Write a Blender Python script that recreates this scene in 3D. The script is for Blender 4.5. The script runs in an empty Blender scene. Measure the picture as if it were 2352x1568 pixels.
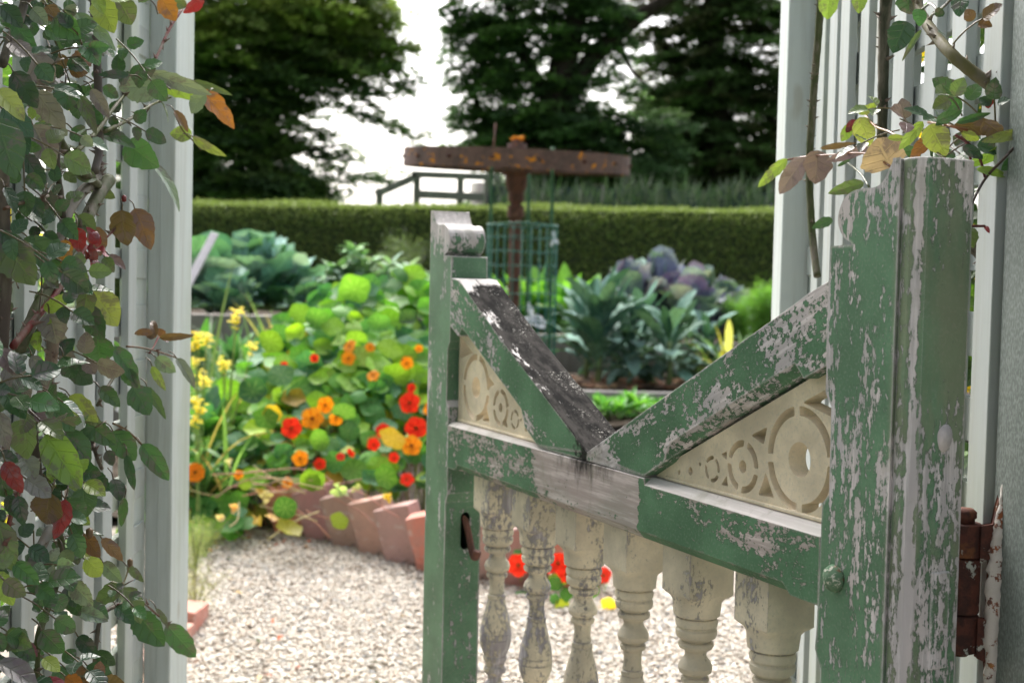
import bpy, bmesh, math, random
import numpy as np
from mathutils import Vector, Matrix
rad = math.radians
SC = bpy.context.scene
# ------------------------------------------------------------------ camera
FPX = 3000.0
PITCH, ROLL = 2.56, 1.3
CAM = np.array([0.0, 0.0, 1.0])
_t, _r = rad(PITCH), rad(ROLL)
FW = np.array([0, math.cos(_t), -math.sin(_t)])
_R0 = np.array([1.0, 0, 0]); _U0 = np.array([0, math.sin(_t), math.cos(_t)])
RT = _R0*math.cos(_r) + _U0*math.sin(_r)
UP = -_R0*math.sin(_r) + _U0*math.cos(_r)
cd = bpy.data.cameras.new('camera'); cam = bpy.data.objects.new('camera', cd)
SC.collection.objects.link(cam); SC.camera = cam
m = Matrix.Identity(4)
for i in range(3):
    m[i][0], m[i][1], m[i][2], m[i][3] = RT[i], UP[i], -FW[i], CAM[i]
cam.matrix_world = m
cd.sensor_width = 36; cd.lens = FPX/2352*36; cd.clip_start = 0.02; cd.clip_end = 500
cd.dof.use_dof = True; cd.dof.focus_distance = 1.40; cd.dof.aperture_fstop = 8.0
# ------------------------------------------------------------------ light
SUN_EL, SUN_AZ = 50.0, -14.0            # azimuth from +Y towards +X
W = bpy.data.worlds.new('World'); SC.world = W; W.use_nodes = True
nt = W.node_tree; nt.nodes.clear()
sky = nt.nodes.new('ShaderNodeTexSky'); sky.sky_type = 'NISHITA'; sky.sun_disc = False
sky.sun_elevation = rad(SUN_EL); sky.sun_rotation = rad(SUN_AZ)
sky.air_density = 1.0; sky.dust_density = 6.0; sky.ozone_density = 1.0
hs = nt.nodes.new('ShaderNodeHueSaturation'); hs.inputs['Saturation'].default_value = 0.38
hs.inputs['Value'].default_value = 1.0
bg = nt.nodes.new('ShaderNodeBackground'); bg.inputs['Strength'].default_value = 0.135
wo = nt.nodes.new('ShaderNodeOutputWorld')
tc_ = nt.nodes.new('ShaderNodeTexCoord'); sp_ = nt.nodes.new('ShaderNodeSeparateXYZ'); mr_ = nt.nodes.new('ShaderNodeMapRange')   # added gradient: sky dimmed behind the camera to darken camera-facing faces
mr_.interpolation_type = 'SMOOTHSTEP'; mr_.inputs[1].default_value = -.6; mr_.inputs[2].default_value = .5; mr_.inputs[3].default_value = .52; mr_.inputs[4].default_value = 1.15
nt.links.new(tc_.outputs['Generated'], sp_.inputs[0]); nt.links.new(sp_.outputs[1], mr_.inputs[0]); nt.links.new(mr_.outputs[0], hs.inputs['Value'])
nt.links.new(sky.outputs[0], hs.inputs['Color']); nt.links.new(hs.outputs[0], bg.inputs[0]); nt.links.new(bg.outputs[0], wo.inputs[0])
sl = bpy.data.lights.new('sun', 'SUN'); sl.energy = 1.5; sl.angle = rad(60); sl.color = (1.0, .96, .90)
so = bpy.data.objects.new('sun', sl); SC.collection.objects.link(so)
_sd = Vector((math.sin(rad(SUN_AZ))*math.cos(rad(SUN_EL)), math.cos(rad(SUN_AZ))*math.cos(rad(SUN_EL)), math.sin(rad(SUN_EL))))
so.rotation_euler = _sd.to_track_quat('Z', 'Y').to_euler()
SC.view_settings.view_transform = 'Standard'; SC.view_settings.look = 'None'
SC.view_settings.exposure = 1.72; SC.view_settings.gamma = 1.0; SC.view_settings.use_curve_mapping = False
SC.cycles.max_bounces = 6; SC.cycles.transmission_bounces = 4; SC.cycles.diffuse_bounces = 4
SC.cycles.transparent_max_bounces = 4; SC.cycles.caustics_reflective = False; SC.cycles.caustics_refractive = False
# ------------------------------------------------------------------ helpers
def V3(*a): return np.array(a, float)
def nrm(v):
    v = np.asarray(v, float); return v/(np.linalg.norm(v)+1e-12)
def ray(x, y): return RT*(x-1176)/FPX + UP*(784-y)/FPX + FW
def at(x, y, Y):                        # photo point (2352 wide) at the distance Y along the garden
    d = ray(x, y); return CAM + d*(Y/d[1])
def gnd(x, y, z=0.0):
    d = ray(x, y); return CAM + d*((z-CAM[2])/d[2])
def onX(x, y, X):
    d = ray(x, y); return CAM + d*(X/d[0])
class MB:
    def __init__(s): s.V = []; s.F = []; s.U = []; s.C = []; s.n = 0; s.smooth = True
    def add(s, V, F, uv=None, col=(.5, .5, .5)):
        V = np.asarray(V, float).reshape(-1, 3); k = len(V)
        s.V.append(V)
        for f in F: s.F.append(np.asarray(f, int).reshape(-1, np.asarray(f).shape[-1])+s.n)
        s.U.append(np.zeros((k, 2)) if uv is None else np.asarray(uv, float))
        c = np.asarray(col, float)
        s.C.append(np.tile(c, (k, 1)) if c.ndim == 1 else c)
        s.n += k
    def mesh(s, name, smooth=None):
        me = bpy.data.meshes.new(name)
        V = np.concatenate(s.V); 
        me.vertices.add(len(V)); me.vertices.foreach_set('co', V.ravel())
        loops = np.concatenate([f.ravel() for f in s.F]); tot = np.concatenate([np.full(len(f), f.shape[1]) for f in s.F])
        st = np.concatenate([[0], np.cumsum(tot)[:-1]])
        me.loops.add(len(loops)); me.loops.foreach_set('vertex_index', loops.astype(np.int32))
        me.polygons.add(len(tot)); me.polygons.foreach_set('loop_start', st.astype(np.int32))
        sm = s.smooth if smooth is None else smooth
        me.polygons.foreach_set('use_smooth', np.full(len(tot), sm))
        U = np.concatenate(s.U); a = me.attributes.new('luv', 'FLOAT_VECTOR', 'POINT')
        a.data.foreach_set('vector', np.c_[U, np.zeros(len(U))].ravel().astype(np.float32))
        Cc = np.concatenate(s.C); a = me.attributes.new('tint', 'FLOAT_COLOR', 'POINT')
        a.data.foreach_set('color', np.c_[Cc, np.ones(len(Cc))].ravel().astype(np.float32))
        me.update(calc_edges=True); me.validate(); return me
def link(o, parent=None):
    SC.collection.objects.link(o)
    if parent: o.parent = parent
    return o
def build(name, mb, mat, parent=None, smooth=None, angle=None, bevel=None, label=None):
    me = mb.mesh(name, smooth) if isinstance(mb, MB) else mb
    me.materials.append(mat)
    o = bpy.data.objects.new(name, me); link(o, parent)
    if bevel:
        b = o.modifiers.new('bevel', 'BEVEL'); b.width = bevel; b.segments = 2; b.limit_method = 'ANGLE'; b.angle_limit = rad(40)
    if angle is not None:
        me.set_sharp_from_angle(angle=rad(angle))
    if label: o['label'] = label
    return o
def tag(o, label, cat=None, group=None, kind=None):
    o['label'] = label
    if cat: o['category'] = cat
    if group: o['group'] = group
    if kind: o['kind'] = kind
    return o
def empty(name, loc, rz=0.0, label=None, cat=None, group=None):
    o = bpy.data.objects.new(name, None); o.empty_display_size = .1
    o.location = tuple(loc); o.rotation_euler = (0, 0, rz); SC.collection.objects.link(o)
    if label: tag(o, label, cat, group)
    return o
def box(mb, x0, x1, y0, y1, z0, z1, col=(.5, .5, .5), M=None):
    V = np.array([[x, y, z] for x in (x0, x1) for y in (y0, y1) for z in (z0, z1)], float)
    if M is not None: V = V@np.array(M).T
    mb.add(V, [np.array([[0, 1, 3, 2], [4, 6, 7, 5], [0, 4, 5, 1], [2, 3, 7, 6], [0, 2, 6, 4], [1, 5, 7, 3]])], col=col)
def prism(mb, prof, y0, y1, col=(.5, .5, .5)):      # polygon in (x,z) extruded along y
    n = len(prof); p = np.array(prof, float)
    a = sum(p[i][0]*p[(i+1) % n][1]-p[(i+1) % n][0]*p[i][1] for i in range(n))
    if a < 0: p = p[::-1]
    V = np.concatenate([np.c_[p[:, 0], np.full(n, y0), p[:, 1]], np.c_[p[:, 0], np.full(n, y1), p[:, 1]]])
    side = np.array([[i, i+n, (i+1) % n+n, (i+1) % n] for i in range(n)])[:, ::-1]
    mb.add(V, [np.arange(n)[None, :], (np.arange(n)[::-1]+n)[None, :], side[:, :]], col=col)
def catmull(P, k=6):
    P = [np.asarray(p, float) for p in P]
    if len(P) < 3: 
        return np.array([P[0]*(1-t)+P[-1]*t for t in np.linspace(0, 1, k+1)])
    Q = [2*P[0]-P[1]]+P+[2*P[-1]-P[-2]]; out = []
    for i in range(1, len(Q)-2):
        for t in np.arange(k)/k:
            a, b, c, d = Q[i-1], Q[i], Q[i+1], Q[i+2]
            out.append(.5*((2*b)+(-a+c)*t+(2*a-5*b+4*c-d)*t*t+(-a+3*b-3*c+d)*t**3))
    out.append(P[-1]); return np.array(out)
def tube(mb, path, r, ns=8, col=(.5, .5, .5), cap=True, wob=0, rng=None):
    path = np.asarray(path, float); n = len(path)
    r = np.full(n, float(r)) if np.isscalar(r) else np.interp(np.linspace(0, 1, n), np.linspace(0, 1, len(r)), r)
    T = np.gradient(path, axis=0); T /= (np.linalg.norm(T, axis=1)[:, None]+1e-12)
    ref = np.array([0, 0, 1.]) if abs(T[0][2]) < .8 else np.array([1., 0, 0])
    A = nrm(np.cross(T[0], ref)); V = []; uv = []
    ang = np.arange(ns)/ns*2*math.pi
    for i in range(n):
        A = nrm(A-T[i]*A.dot(T[i])); B = np.cross(T[i], A)
        rr = r[i]*(1+(wob*(rng.random(ns)-.5) if wob else 0))
        V.append(path[i]+np.outer(np.cos(ang)*rr, A)+np.outer(np.sin(ang)*rr, B))
        uv.append(np.c_[ang/6.283, np.full(ns, i/max(1, n-1))])
    V = np.concatenate(V); uv = np.concatenate(uv)
    i = np.arange(n-1)[:, None]*ns; j = np.arange(ns)[None, :]; j2 = (j+1) % ns
    F = np.stack([i+j, i+j2, i+ns+j2, i+ns+j], -1).reshape(-1, 4)
    fs = [F]
    if cap: fs += [np.arange(ns)[::-1][None, :], (np.arange(ns)+(n-1)*ns)[None, :]]
    mb.add(V, fs, uv, col)
def lathe(mb, prof, c=(0, 0, 0), ns=32, sq=None, col=(.5, .5, .5)):   # prof: (z, r, squareness)
    V = []; ang = np.arange(ns)/ns*2*math.pi
    for p in prof:
        z, r = p[0], p[1]; s = p[2] if len(p) > 2 else 0
        cx, sy = np.cos(ang), np.sin(ang)
        if s > 0:
            k = 1/np.maximum(np.maximum(abs(cx), abs(sy)), (abs(cx)+abs(sy))/1.955); k = k*s+(1-s)
        else: k = 1
        V.append(np.c_[cx*r*k+c[0], sy*r*k+c[1], np.full(ns, z+c[2])])
    n = len(prof); V = np.concatenate(V)
    i = np.arange(n-1)[:, None]*ns; j = np.arange(ns)[None, :]; j2 = (j+1) % ns
    F = np.stack([i+j, i+j2, i+ns+j2, i+ns+j], -1).reshape(-1, 4)
    if prof[-1][0] < prof[0][0]: F = F[:, ::-1]
    a = np.arange(ns); b = a+(n-1)*ns
    up = prof[-1][0] > prof[0][0]
    mb.add(V, [F, (a[::-1] if up else a)[None, :], (b if up else b[::-1])[None, :]], col=col)
def ico(mb, c, r, col, rng=None, sq=(1, 1, 1), jit=0):
    p = (1+5**.5)/2
    v = np.array([[-1, p, 0], [1, p, 0], [-1, -p, 0], [1, -p, 0], [0, -1, p], [0, 1, p], [0, -1, -p], [0, 1, -p], [p, 0, -1], [p, 0, 1], [-p, 0, -1], [-p, 0, 1]])/1.902
    f = np.array([[0, 11, 5], [0, 5, 1], [0, 1, 7], [0, 7, 10], [0, 10, 11], [1, 5, 9], [5, 11, 4], [11, 10, 2], [10, 7, 6], [7, 1, 8], [3, 9, 4], [3, 4, 2], [3, 2, 6], [3, 6, 8], [3, 8, 9], [4, 9, 5], [2, 4, 11], [6, 2, 10], [8, 6, 7], [9, 8, 1]])
    if jit: v = v*(1+jit*(rng.random((12, 1))-.5))
    mb.add(np.asarray(c)+v*r*np.array(sq), [f], col=col)
# a leaf blade: base, axis direction, normal, length, width
SH = {'ovate': lambda t: np.sin(math.pi*np.clip(t, 0, 1)**.80)**.66*(1-.10*t),
      'lance': lambda t: np.sin(math.pi*t**.85)**.8,
      'strap': lambda t: np.minimum(1, (t*8)**.6)*np.minimum(1, ((1-t)*3)**.6),
      'kale': lambda t: np.where(t < .16, .10, np.minimum(1, ((t-.14)*4)**.7)*np.minimum(1, ((1.0-t)*4.5)**.55)),
      'round': lambda t: np.where(t < .12, .07+t*.5, np.sqrt(np.clip(1-((t-.60)/.46)**2, 0, 1)))+.02}
def leaf(mb, b, d, n, L, Wd, col, shape='ovate', bend=.25, fold=.25, ruf=0, nv=9, nu=4, rng=None, ser=0.05, curl=0, rf=5):
    d = nrm(d); n = np.asarray(n, float); n = nrm(n-d*n.dot(d)); s = np.cross(d, n)
    t = np.linspace(0, 1, nv+1); u = np.linspace(-1, 1, nu+1)
    w = SH[shape](t)*Wd*.5
    if ser and rng is not None: w = w*(1+ser*(rng.random(nv+1)*2-1))
    w[0] = max(w[0], Wd*.02); w[-1] = Wd*.015
    th = bend*t*1.6                             # bends back away from the normal
    ds = L/nv; cx = np.concatenate([[0], np.cumsum(np.cos((th[1:]+th[:-1])/2))])*ds
    cz = -np.concatenate([[0], np.cumsum(np.sin((th[1:]+th[:-1])/2))])*ds
    T, Uu = np.meshgrid(t, u, indexing='ij'); ww = w[:, None]
    x = cx[:, None]+0*Uu; z = cz[:, None]+abs(Uu)*ww*fold - (Uu**2)*ww*curl
    if ruf: z = z+ruf*Wd*(abs(Uu)**2)*np.sin(T*math.pi*rf+(rng.random()*6 if rng is not None else 0)+Uu*1.5)*np.sin(math.pi*np.clip(T*1.1, 0, 1))**.5
    y = Uu*ww*math.sqrt(max(.1, 1-fold*fold))
    P = np.asarray(b)+x[..., None]*d+y[..., None]*s+z[..., None]*n
    k = nu+1; i = np.arange(nv)[:, None]*k; j = np.arange(nu)[None, :]
    F = np.stack([i+j, i+j+1, i+k+j+1, i+k+j], -1).reshape(-1, 4)
    mb.add(P.reshape(-1, 3), [F], np.c_[Uu.ravel(), T.ravel()], col)
def disc_leaf(mb, c, n, r, col, rng, cup=.15, wav=.06, lobes=7, nr=3, ns=20):   # nasturtium leaf
    n = nrm(n); a = nrm(np.cross(n, [.3, .2, .9])); b = np.cross(n, a); ph = rng.random()*6.28
    V = [np.zeros(3)]; uv = [[0, 0]]
    ang = np.arange(ns)/ns*2*math.pi
    ro = 1+wav*np.sin(ang*lobes+ph)*.7+wav*(rng.random(ns)-.5)*.6
    el = .8+.2*rng.random(); bx = (rng.random()-.5)*.5
    for k in range(1, nr+1):
        q = k/nr; rr = r*q*(1+(ro-1)*q)
        z = r*(cup*q*q*(1+bx*np.cos(ang+ph)) + .35*wav*q*q*np.sin(ang*3+ph*2))
        for i in range(ns):
            V.append(a*rr[i]*math.cos(ang[i])+b*rr[i]*math.sin(ang[i])*el+n*z[i]); uv.append([ang[i]/6.2832, q])
    F3 = [[0, 1+i, 1+(i+1) % ns] for i in range(ns)]
    F4 = [[1+(k-1)*ns+i, 1+k*ns+i, 1+k*ns+(i+1) % ns, 1+(k-1)*ns+(i+1) % ns] for k in range(1, nr) for i in range(ns)]
    mb.add(np.asarray(c)+np.array(V), [np.array(F3), np.array(F4)], uv, col)
def vary(c, rng, a=.25, h=.08):
    c = np.array(c, float)*(1+a*(rng.random()*2-1)); return np.clip(c*(1+h*(rng.random(3)*2-1)), 0.002, 1)
def quads(mb, P, D, N, L, Wd, cols):             # many tiny leaf faces (arrays)
    D = D/np.linalg.norm(D, axis=1)[:, None]; S = np.cross(D, N); S /= (np.linalg.norm(S, axis=1)[:, None]+1e-9)
    L = L[:, None]; Wd = Wd[:, None]
    V = np.stack([P, P+D*L*.45+S*Wd*.5, P+D*L, P+D*L*.45-S*Wd*.5], 1).reshape(-1, 3)
    k = len(P); mb.add(V, [np.arange(4*k).reshape(-1, 4)], None, np.repeat(cols, 4, axis=0))
# ------------------------------------------------------------------ materials
class NT:
    def __init__(s, name):
        s.m = bpy.data.materials.new(name); s.m.use_nodes = True; s.t = s.m.node_tree; s.t.nodes.clear()
        s.o = s.t.nodes.new('ShaderNodeOutputMaterial')
    def n(s, ty, **k):
        a = s.t.nodes.new('ShaderNode'+ty)
        for q, v in k.items(): setattr(a, q, v)
        return a
    def l(s, a, b): s.t.links.new(a, b)
    def setv(s, inp, v):
        if hasattr(v, 'is_output') or isinstance(v, bpy.types.NodeSocket): s.l(v, inp)
        else: inp.default_value = (*v, 1) if isinstance(v, (tuple, list)) and len(v) == 3 and inp.type == 'RGBA' else v
    def math(s, op, a, b=0.0, c=None, clamp=False):
        x = s.n('Math', operation=op, use_clamp=clamp); s.setv(x.inputs[0], a); s.setv(x.inputs[1], b)
        if c is not None: s.setv(x.inputs[2], c)
        return x.outputs[0]
    def mix(s, f, a, b, mode='MIX'):
        x = s.n('MixRGB', blend_type=mode); s.setv(x.inputs[0], f); s.setv(x.inputs[1], a); s.setv(x.inputs[2], b); return x.outputs[0]
    def coord(s, scale=(1, 1, 1), rot=(0, 0, 0), loc=(0, 0, 0), kind='Object'):
        t = s.n('TexCoord'); mp = s.n('Mapping'); mp.inputs['Scale'].default_value = scale; mp.inputs['Rotation'].default_value = rot; mp.inputs['Location'].default_value = loc
        # rotate first, scale after: chain two mappings
        if rot != (0, 0, 0):
            m0 = s.n('Mapping'); m0.inputs['Rotation'].default_value = rot; mp.inputs['Rotation'].default_value = (0, 0, 0)
            s.l(t.outputs[kind], m0.inputs[0]); s.l(m0.outputs[0], mp.inputs[0])
        else: s.l(t.outputs[kind], mp.inputs[0])
        return mp.outputs[0]
    def noise(s, v, scale, detail=5, rough=.6, dist=0, out=0):
        x = s.n('TexNoise'); s.l(v, x.inputs['Vector']); x.inputs['Scale'].default_value = scale; x.inputs['Detail'].default_value = detail
        x.inputs['Roughness'].default_value = rough; x.inputs['Distortion'].default_value = dist; return x.outputs[out]
    def ramp(s, f, pts, interp='LINEAR'):
        x = s.n('ValToRGB'); x.color_ramp.interpolation = interp; e = x.color_ramp.elements
        while len(e) < len(pts): e.new(.5)
        for k, (p, c) in zip(e, pts): k.position = p; k.color = (c, c, c, 1) if not isinstance(c, tuple) else (*c, 1)
        s.setv(x.inputs[0], f); return x.outputs[0]
    def sm(s, v, a, b):                       # smoothstep a..b -> 0..1
        x = s.n('MapRange', interpolation_type='SMOOTHSTEP'); s.setv(x.inputs[0], v); x.inputs[1].default_value = a; x.inputs[2].default_value = b; return x.outputs[0]
    def bump(s, h, st=.3, d=.002, nrm_=None):
        x = s.n('Bump'); x.inputs['Strength'].default_value = st; x.inputs['Distance'].default_value = d; s.setv(x.inputs['Height'], h)
        if nrm_ is not None: s.l(nrm_, x.inputs['Normal'])
        return x.outputs[0]
    def out(s, col, rough=.6, normal=None, spec=.4, trans=0, tcol=None, metal=0):
        p = s.n('BsdfPrincipled'); s.setv(p.inputs['Base Color'], col); s.setv(p.inputs['Roughness'], rough)
        p.inputs['Specular IOR Level'].default_value = spec; p.inputs['Metallic'].default_value = metal
        if normal is not None: s.l(normal, p.inputs['Normal'])
        sh = p.outputs[0]
        if trans:
            t = s.n('BsdfTranslucent'); s.setv(t.inputs[0], tcol if tcol is not None else col)
            if normal is not None: s.l(normal, t.inputs['Normal'])
            mx = s.n('MixShader'); mx.inputs[0].default_value = trans; s.l(p.outputs[0], mx.inputs[1]); s.l(t.outputs[0], mx.inputs[2]); sh = mx.outputs[0]
        s.l(sh, s.o.inputs[0]); return s.m
def xyz(N):
    t = N.n('TexCoord'); x = N.n('SeparateXYZ'); N.l(t.outputs['Object'], x.inputs[0]); return x.outputs
def edge_mask(N, r=.004):
    b = N.n('Bevel', samples=4); b.inputs['Radius'].default_value = r; g = N.n('NewGeometry')
    d = N.n('VectorMath', operation='DOT_PRODUCT'); N.l(b.outputs[0], d.inputs[0]); N.l(g.outputs['Normal'], d.inputs[1])
    return N.math('SUBTRACT', 1.0, d.outputs['Value'])
def topness(N):
    g = N.n('NewGeometry'); x = N.n('SeparateXYZ'); N.l(g.outputs['Normal'], x.inputs[0]); return N.sm(x.outputs[2], .35, .8)
GREEN = (.112, .222, .130)
def paint_mat(name, grain, thr=.56, rotb=0.0, base=GREEN, bare=(.70, .63, .63), bare2=(.52, .49, .51), extra=None, tint2=None, sc=46, streak=.35, seed=0, top=.22, soot=None, edge=.5, rough=.5):
    """weathered paint; grain 'x' or 'z', rotb turns x-grain in the gate's plane"""
    N = NT(name)
    st = (streak, 1, 1) if grain == 'x' else (1, 1, streak)
    v = N.coord(st, (0, rotb, 0), (seed*1.7, seed*.9, seed*.3))
    v2 = N.coord((streak**.5, 1, 1) if grain == 'x' else (1, 1, streak**.5), (0, rotb, 0), (seed*1.7, seed*.9, seed*.3))
    n1 = N.noise(v, sc, 9, .74); n2 = N.math('ADD', N.math('MULTIPLY', N.noise(v2, 6, 3, .5), .55), N.math('MULTIPLY', N.noise(N.coord((1, 1, 1), (0, 0, 0), (seed, 0, seed)), 2.6, 2, .5), .45)); n3 = N.noise(v2, 170, 5, .65)
    h = N.math('ADD', N.math('MULTIPLY', n1, .42), N.math('ADD', N.math('MULTIPLY', n2, .34), N.math('MULTIPLY', n3, .26)))
    h = N.math('ADD', h, N.math('MULTIPLY', N.math('MINIMUM', edge_mask(N), .35), edge))
    if top: h = N.math('ADD', h, N.math('MULTIPLY', topness(N), top))
    ox = xyz(N)
    if extra: h = N.math('ADD', h, extra(N, ox))
    mk = N.sm(h, thr-.006, thr+.010)
    rim = N.math('SUBTRACT', N.sm(h, thr-.022, thr-.004), N.sm(h, thr+.0, thr+.014))
    gv = N.coord((.06, 1, 1) if grain == 'x' else (1, 1, .06), (0, rotb, 0)); g = N.noise(gv, 130, 5, .7)
    big = N.noise(v, 11, 4, .6)
    bc = N.mix(N.sm(big, .42, .6), bare, bare2); bc = N.mix(N.math('MULTIPLY', N.sm(g, .35, .75), .5), bc, (.78, .73, .73))
    bc = N.mix(N.math('MULTIPLY', N.sm(g, .62, .48), .28), bc, (.18, .16, .15))
    if top: bc = N.mix(N.math('MULTIPLY', topness(N), .5), bc, (.76, .74, .72))
    st_ = N.noise(N.coord(), 16, 6, .7, .5); bc = N.mix(N.math('MULTIPLY', N.sm(st_, .52, .66), .4), bc, (.30, .29, .23))
    pv = N.noise(N.coord(), 9, 5, .6)
    pc = N.mix(N.sm(pv, .35, .68), tuple(c*.78 for c in base), tuple(min(1, c*1.2) for c in base))
    fine = N.noise(N.coord(), 300, 2, .5)
    pc = N.mix(N.math('MULTIPLY', N.sm(fine, .5, .72), .22), pc, (.35, .36, .33))
    if tint2: pc = N.mix(tint2(N, ox, v), pc, (.27, .245, .17))
    pc = N.mix(N.math('MULTIPLY', rim, .45), pc, (.03, .05, .035))
    col = N.mix(mk, pc, bc)
    if soot: 
        a, spk = soot(N, ox); col = N.mix(a, col, N.mix(N.sm(n1, .40, .62), (.010, .010, .010), (.045, .042, .04))); 
        sp = N.noise(N.coord((1, 1, 1)), 260, 4, .65); sp2 = N.noise(N.coord(), 14, 3, .6)
        f = N.math('MULTIPLY', N.math('MULTIPLY', N.sm(sp, .59, .64), N.sm(sp2, .42, .6)), spk); col = N.mix(f, col, (.62, .6, .56))
    hh = N.math('SUBTRACT', N.math('MULTIPLY', g, .25), mk)
    hh = N.math('ADD', hh, N.math('MULTIPLY', fine, .12))
    hh = N.math('ADD', hh, N.math('MULTIPLY', n3, .3))
    return N.out(col, N.mix(mk, (rough,)*3, (.9,)*3), N.bump(hh, .65, .0015), .35 if not soot else .03)
def white_wood(name, base=(.54, .59, .58), dirt=(.33, .34, .30), amt=.45, seed=0, bt=.25):
    N = NT(name); v = N.coord((1, 1, .05), (0, 0, 0), (seed, seed*2, 0)); g = N.noise(v, 45, 6, .65); g2 = N.noise(v, 160, 4, .6)
    w = N.noise(N.coord((1, 1, .35)), 6, 5, .6)
    c = N.mix(N.math('MULTIPLY', N.sm(g, .42, .72), amt), base, dirt)
    c = N.mix(N.math('MULTIPLY', N.sm(w, .48, .68), .5), c, (.36, .41, .31))
    c = N.mix(N.math('MULTIPLY', N.sm(g2, .6, .75), .3), c, (.25, .25, .23))
    k = N.noise(N.coord((1, 1, .5)), 13, 2, .4); c = N.mix(N.math('MULTIPLY', N.sm(k, .70, .74), .35), c, (.30, .25, .17))
    return N.out(c, .65, N.bump(N.math('ADD', g, g2), bt, .001), .3)
def leaf_mat(name, mott=(.16, .07, .13), mamt=.5, rough=.42, trans=.18, vein=.35, spec=.5, vk=16, radial=False, pale=(.6, .7, .4), bs=.35, tsat=1.0, crinkle=0, cs=120):
    N = NT(name); a = N.n('Attribute', attribute_name='tint'); L = N.n('Attribute', attribute_name='luv')
    s = N.n('SeparateXYZ'); N.l(L.outputs['Vector'], s.inputs[0]); u, v = s.outputs[0], s.outputs[1]
    if radial:
        ph = N.math('MULTIPLY', u, 2*math.pi*8); vn = N.math('POWER', N.math('ABSOLUTE', N.math('COSINE', N.math('MULTIPLY', ph, .5))), 24)
        vn = N.math('MAXIMUM', N.math('MULTIPLY', vn, N.sm(v, 1.0, .5)), N.sm(v, .10, .04))
    else:
        au = N.math('ABSOLUTE', u); k = N.math('SINE', N.math('MULTIPLY', N.math('SUBTRACT', v, N.math('MULTIPLY', au, .22)), vk*2.5))
        vn = N.math('MAXIMUM', N.math('POWER', N.math('MAXIMUM', k, 0), 14), N.sm(au, .09, .03))
    c = a.outputs['Color']; co = N.coord(); ns = N.noise(co, 55, 5, .65); n2 = N.noise(co, 18, 2, .5)
    if mamt:
        f = N.math('MULTIPLY', N.sm(N.math('ADD', N.math('MULTIPLY', ns, .7), N.math('MULTIPLY', n2, .3)), .50, .58), mamt)
        f = N.math('MULTIPLY', f, N.math('SUBTRACT', 1, N.math('MULTIPLY', vn, .8)))
        c = N.mix(f, c, mott)
    c = N.mix(N.math('MULTIPLY', vn, vein), c, N.mix(.35, N.mix(1, c, (1.8, 1.8, 1.6), 'MULTIPLY'), pale))
    c = N.mix(N.math('MULTIPLY', N.sm(n2, .35, .7), .3), c, N.mix(1, c, (.62, .66, .6), 'MULTIPLY'))
    h = N.math('ADD', N.math('MULTIPLY', vn, -1.0), N.math('MULTIPLY', ns, .5))
    if crinkle: h = N.math('ADD', h, N.math('MULTIPLY', N.noise(co, cs, 2, .5), crinkle))
    tc = N.mix(1, c, (1.6, 1.7, .7), 'MULTIPLY')
    return N.out(c, rough, N.bump(h, bs, .0015 if not crinkle else .006), spec, trans, tc)
def simple_mat(name, col, rough=.7, var=.3, sc=20, spec=.3, bs=.2, bd=.002, attr=False, trans=0, metal=0, c2=None):
    N = NT(name); v = N.coord(); n = N.noise(v, sc, 5, .65)
    if attr: a = N.n('Attribute', attribute_name='tint').outputs['Color']
    else: a = col
    d = c2 if c2 else None
    if attr: c = N.mix(N.math('MULTIPLY', N.sm(n, .35, .7), var), a, N.mix(1, a, (.5, .5, .5), 'MULTIPLY'))
    else: c = N.mix(N.sm(n, .38, .66), col, d or tuple(x*(1-var) for x in col))
    return N.out(c, rough, N.bump(n, bs, bd), spec, trans, None, metal)
M = {}
BA = math.atan2(1.008-.783, .5025)
def rail_extra(N, o):                                  # bare replaced length of the rail
    a = N.sm(o[0], .18, .36); b = N.sm(o[0], .640, .628); c = N.sm(o[0], .30, .362)
    mid = N.math('MULTIPLY', N.math('ADD', N.math('MULTIPLY', a, .035), N.math('MULTIPLY', c, .075)), b)
    lo = N.math('MULTIPLY', N.sm(o[2], .730, .70), -.03)
    return N.math('ADD', mid, lo)
def rail_soot(N, o):
    n = N.noise(N.coord((1, 1, .35)), 40, 5, .7)
    a = N.math('MULTIPLY', N.math('MULTIPLY', N.sm(o[0], .36, .49), N.sm(o[0], .62, .50)), N.sm(o[2], .715, .775))
    return N.math('MULTIPLY', N.sm(N.math('ADD', n, N.math('MULTIPLY', a, .42)), .60, .95), .95), 0.0
def braceL_soot(N, o):
    n = N.noise(N.coord((1, 1, 1)), 22, 6, .7); g = N.n('NewGeometry'); x = N.n('SeparateXYZ'); N.l(g.outputs['Normal'], x.inputs[0])
    up = N.sm(x.outputs[2], .25, .55); dn = N.sm(o[0], .02, .10)
    low = N.math('MULTIPLY', N.sm(o[0], .40, .52), .34)
    back = N.sm(o[1], .0, .035)
    a = N.math('ADD', N.math('MULTIPLY', N.math('MULTIPLY', up, dn), N.math('ADD', .33, N.math('MULTIPLY', back, .25))), low)
    nn = N.noise(N.coord((.3, 1, .6), (0, -BA, 0)), 80, 7, .75)
    a = N.math('SUBTRACT', a, N.math('MULTIPLY', N.math('MULTIPLY', N.sm(nn, .50, .64), N.sm(o[1], .040, .010)), .27))
    wv = N.noise(N.coord((1, 1, 1)), 12, 4, .6); cr = N.sm(N.math('ABSOLUTE', N.math('ADD', N.math('SUBTRACT', o[1], .031), N.math('MULTIPLY', N.math('SUBTRACT', wv, .5), .016))), .0014, .0006)
    return N.math('MAXIMUM', N.sm(N.math('ADD', n, a), .63, .78), cr), N.math('MULTIPLY', N.math('MULTIPLY', up, N.sm(o[1], .02, .05)), .9)
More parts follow.
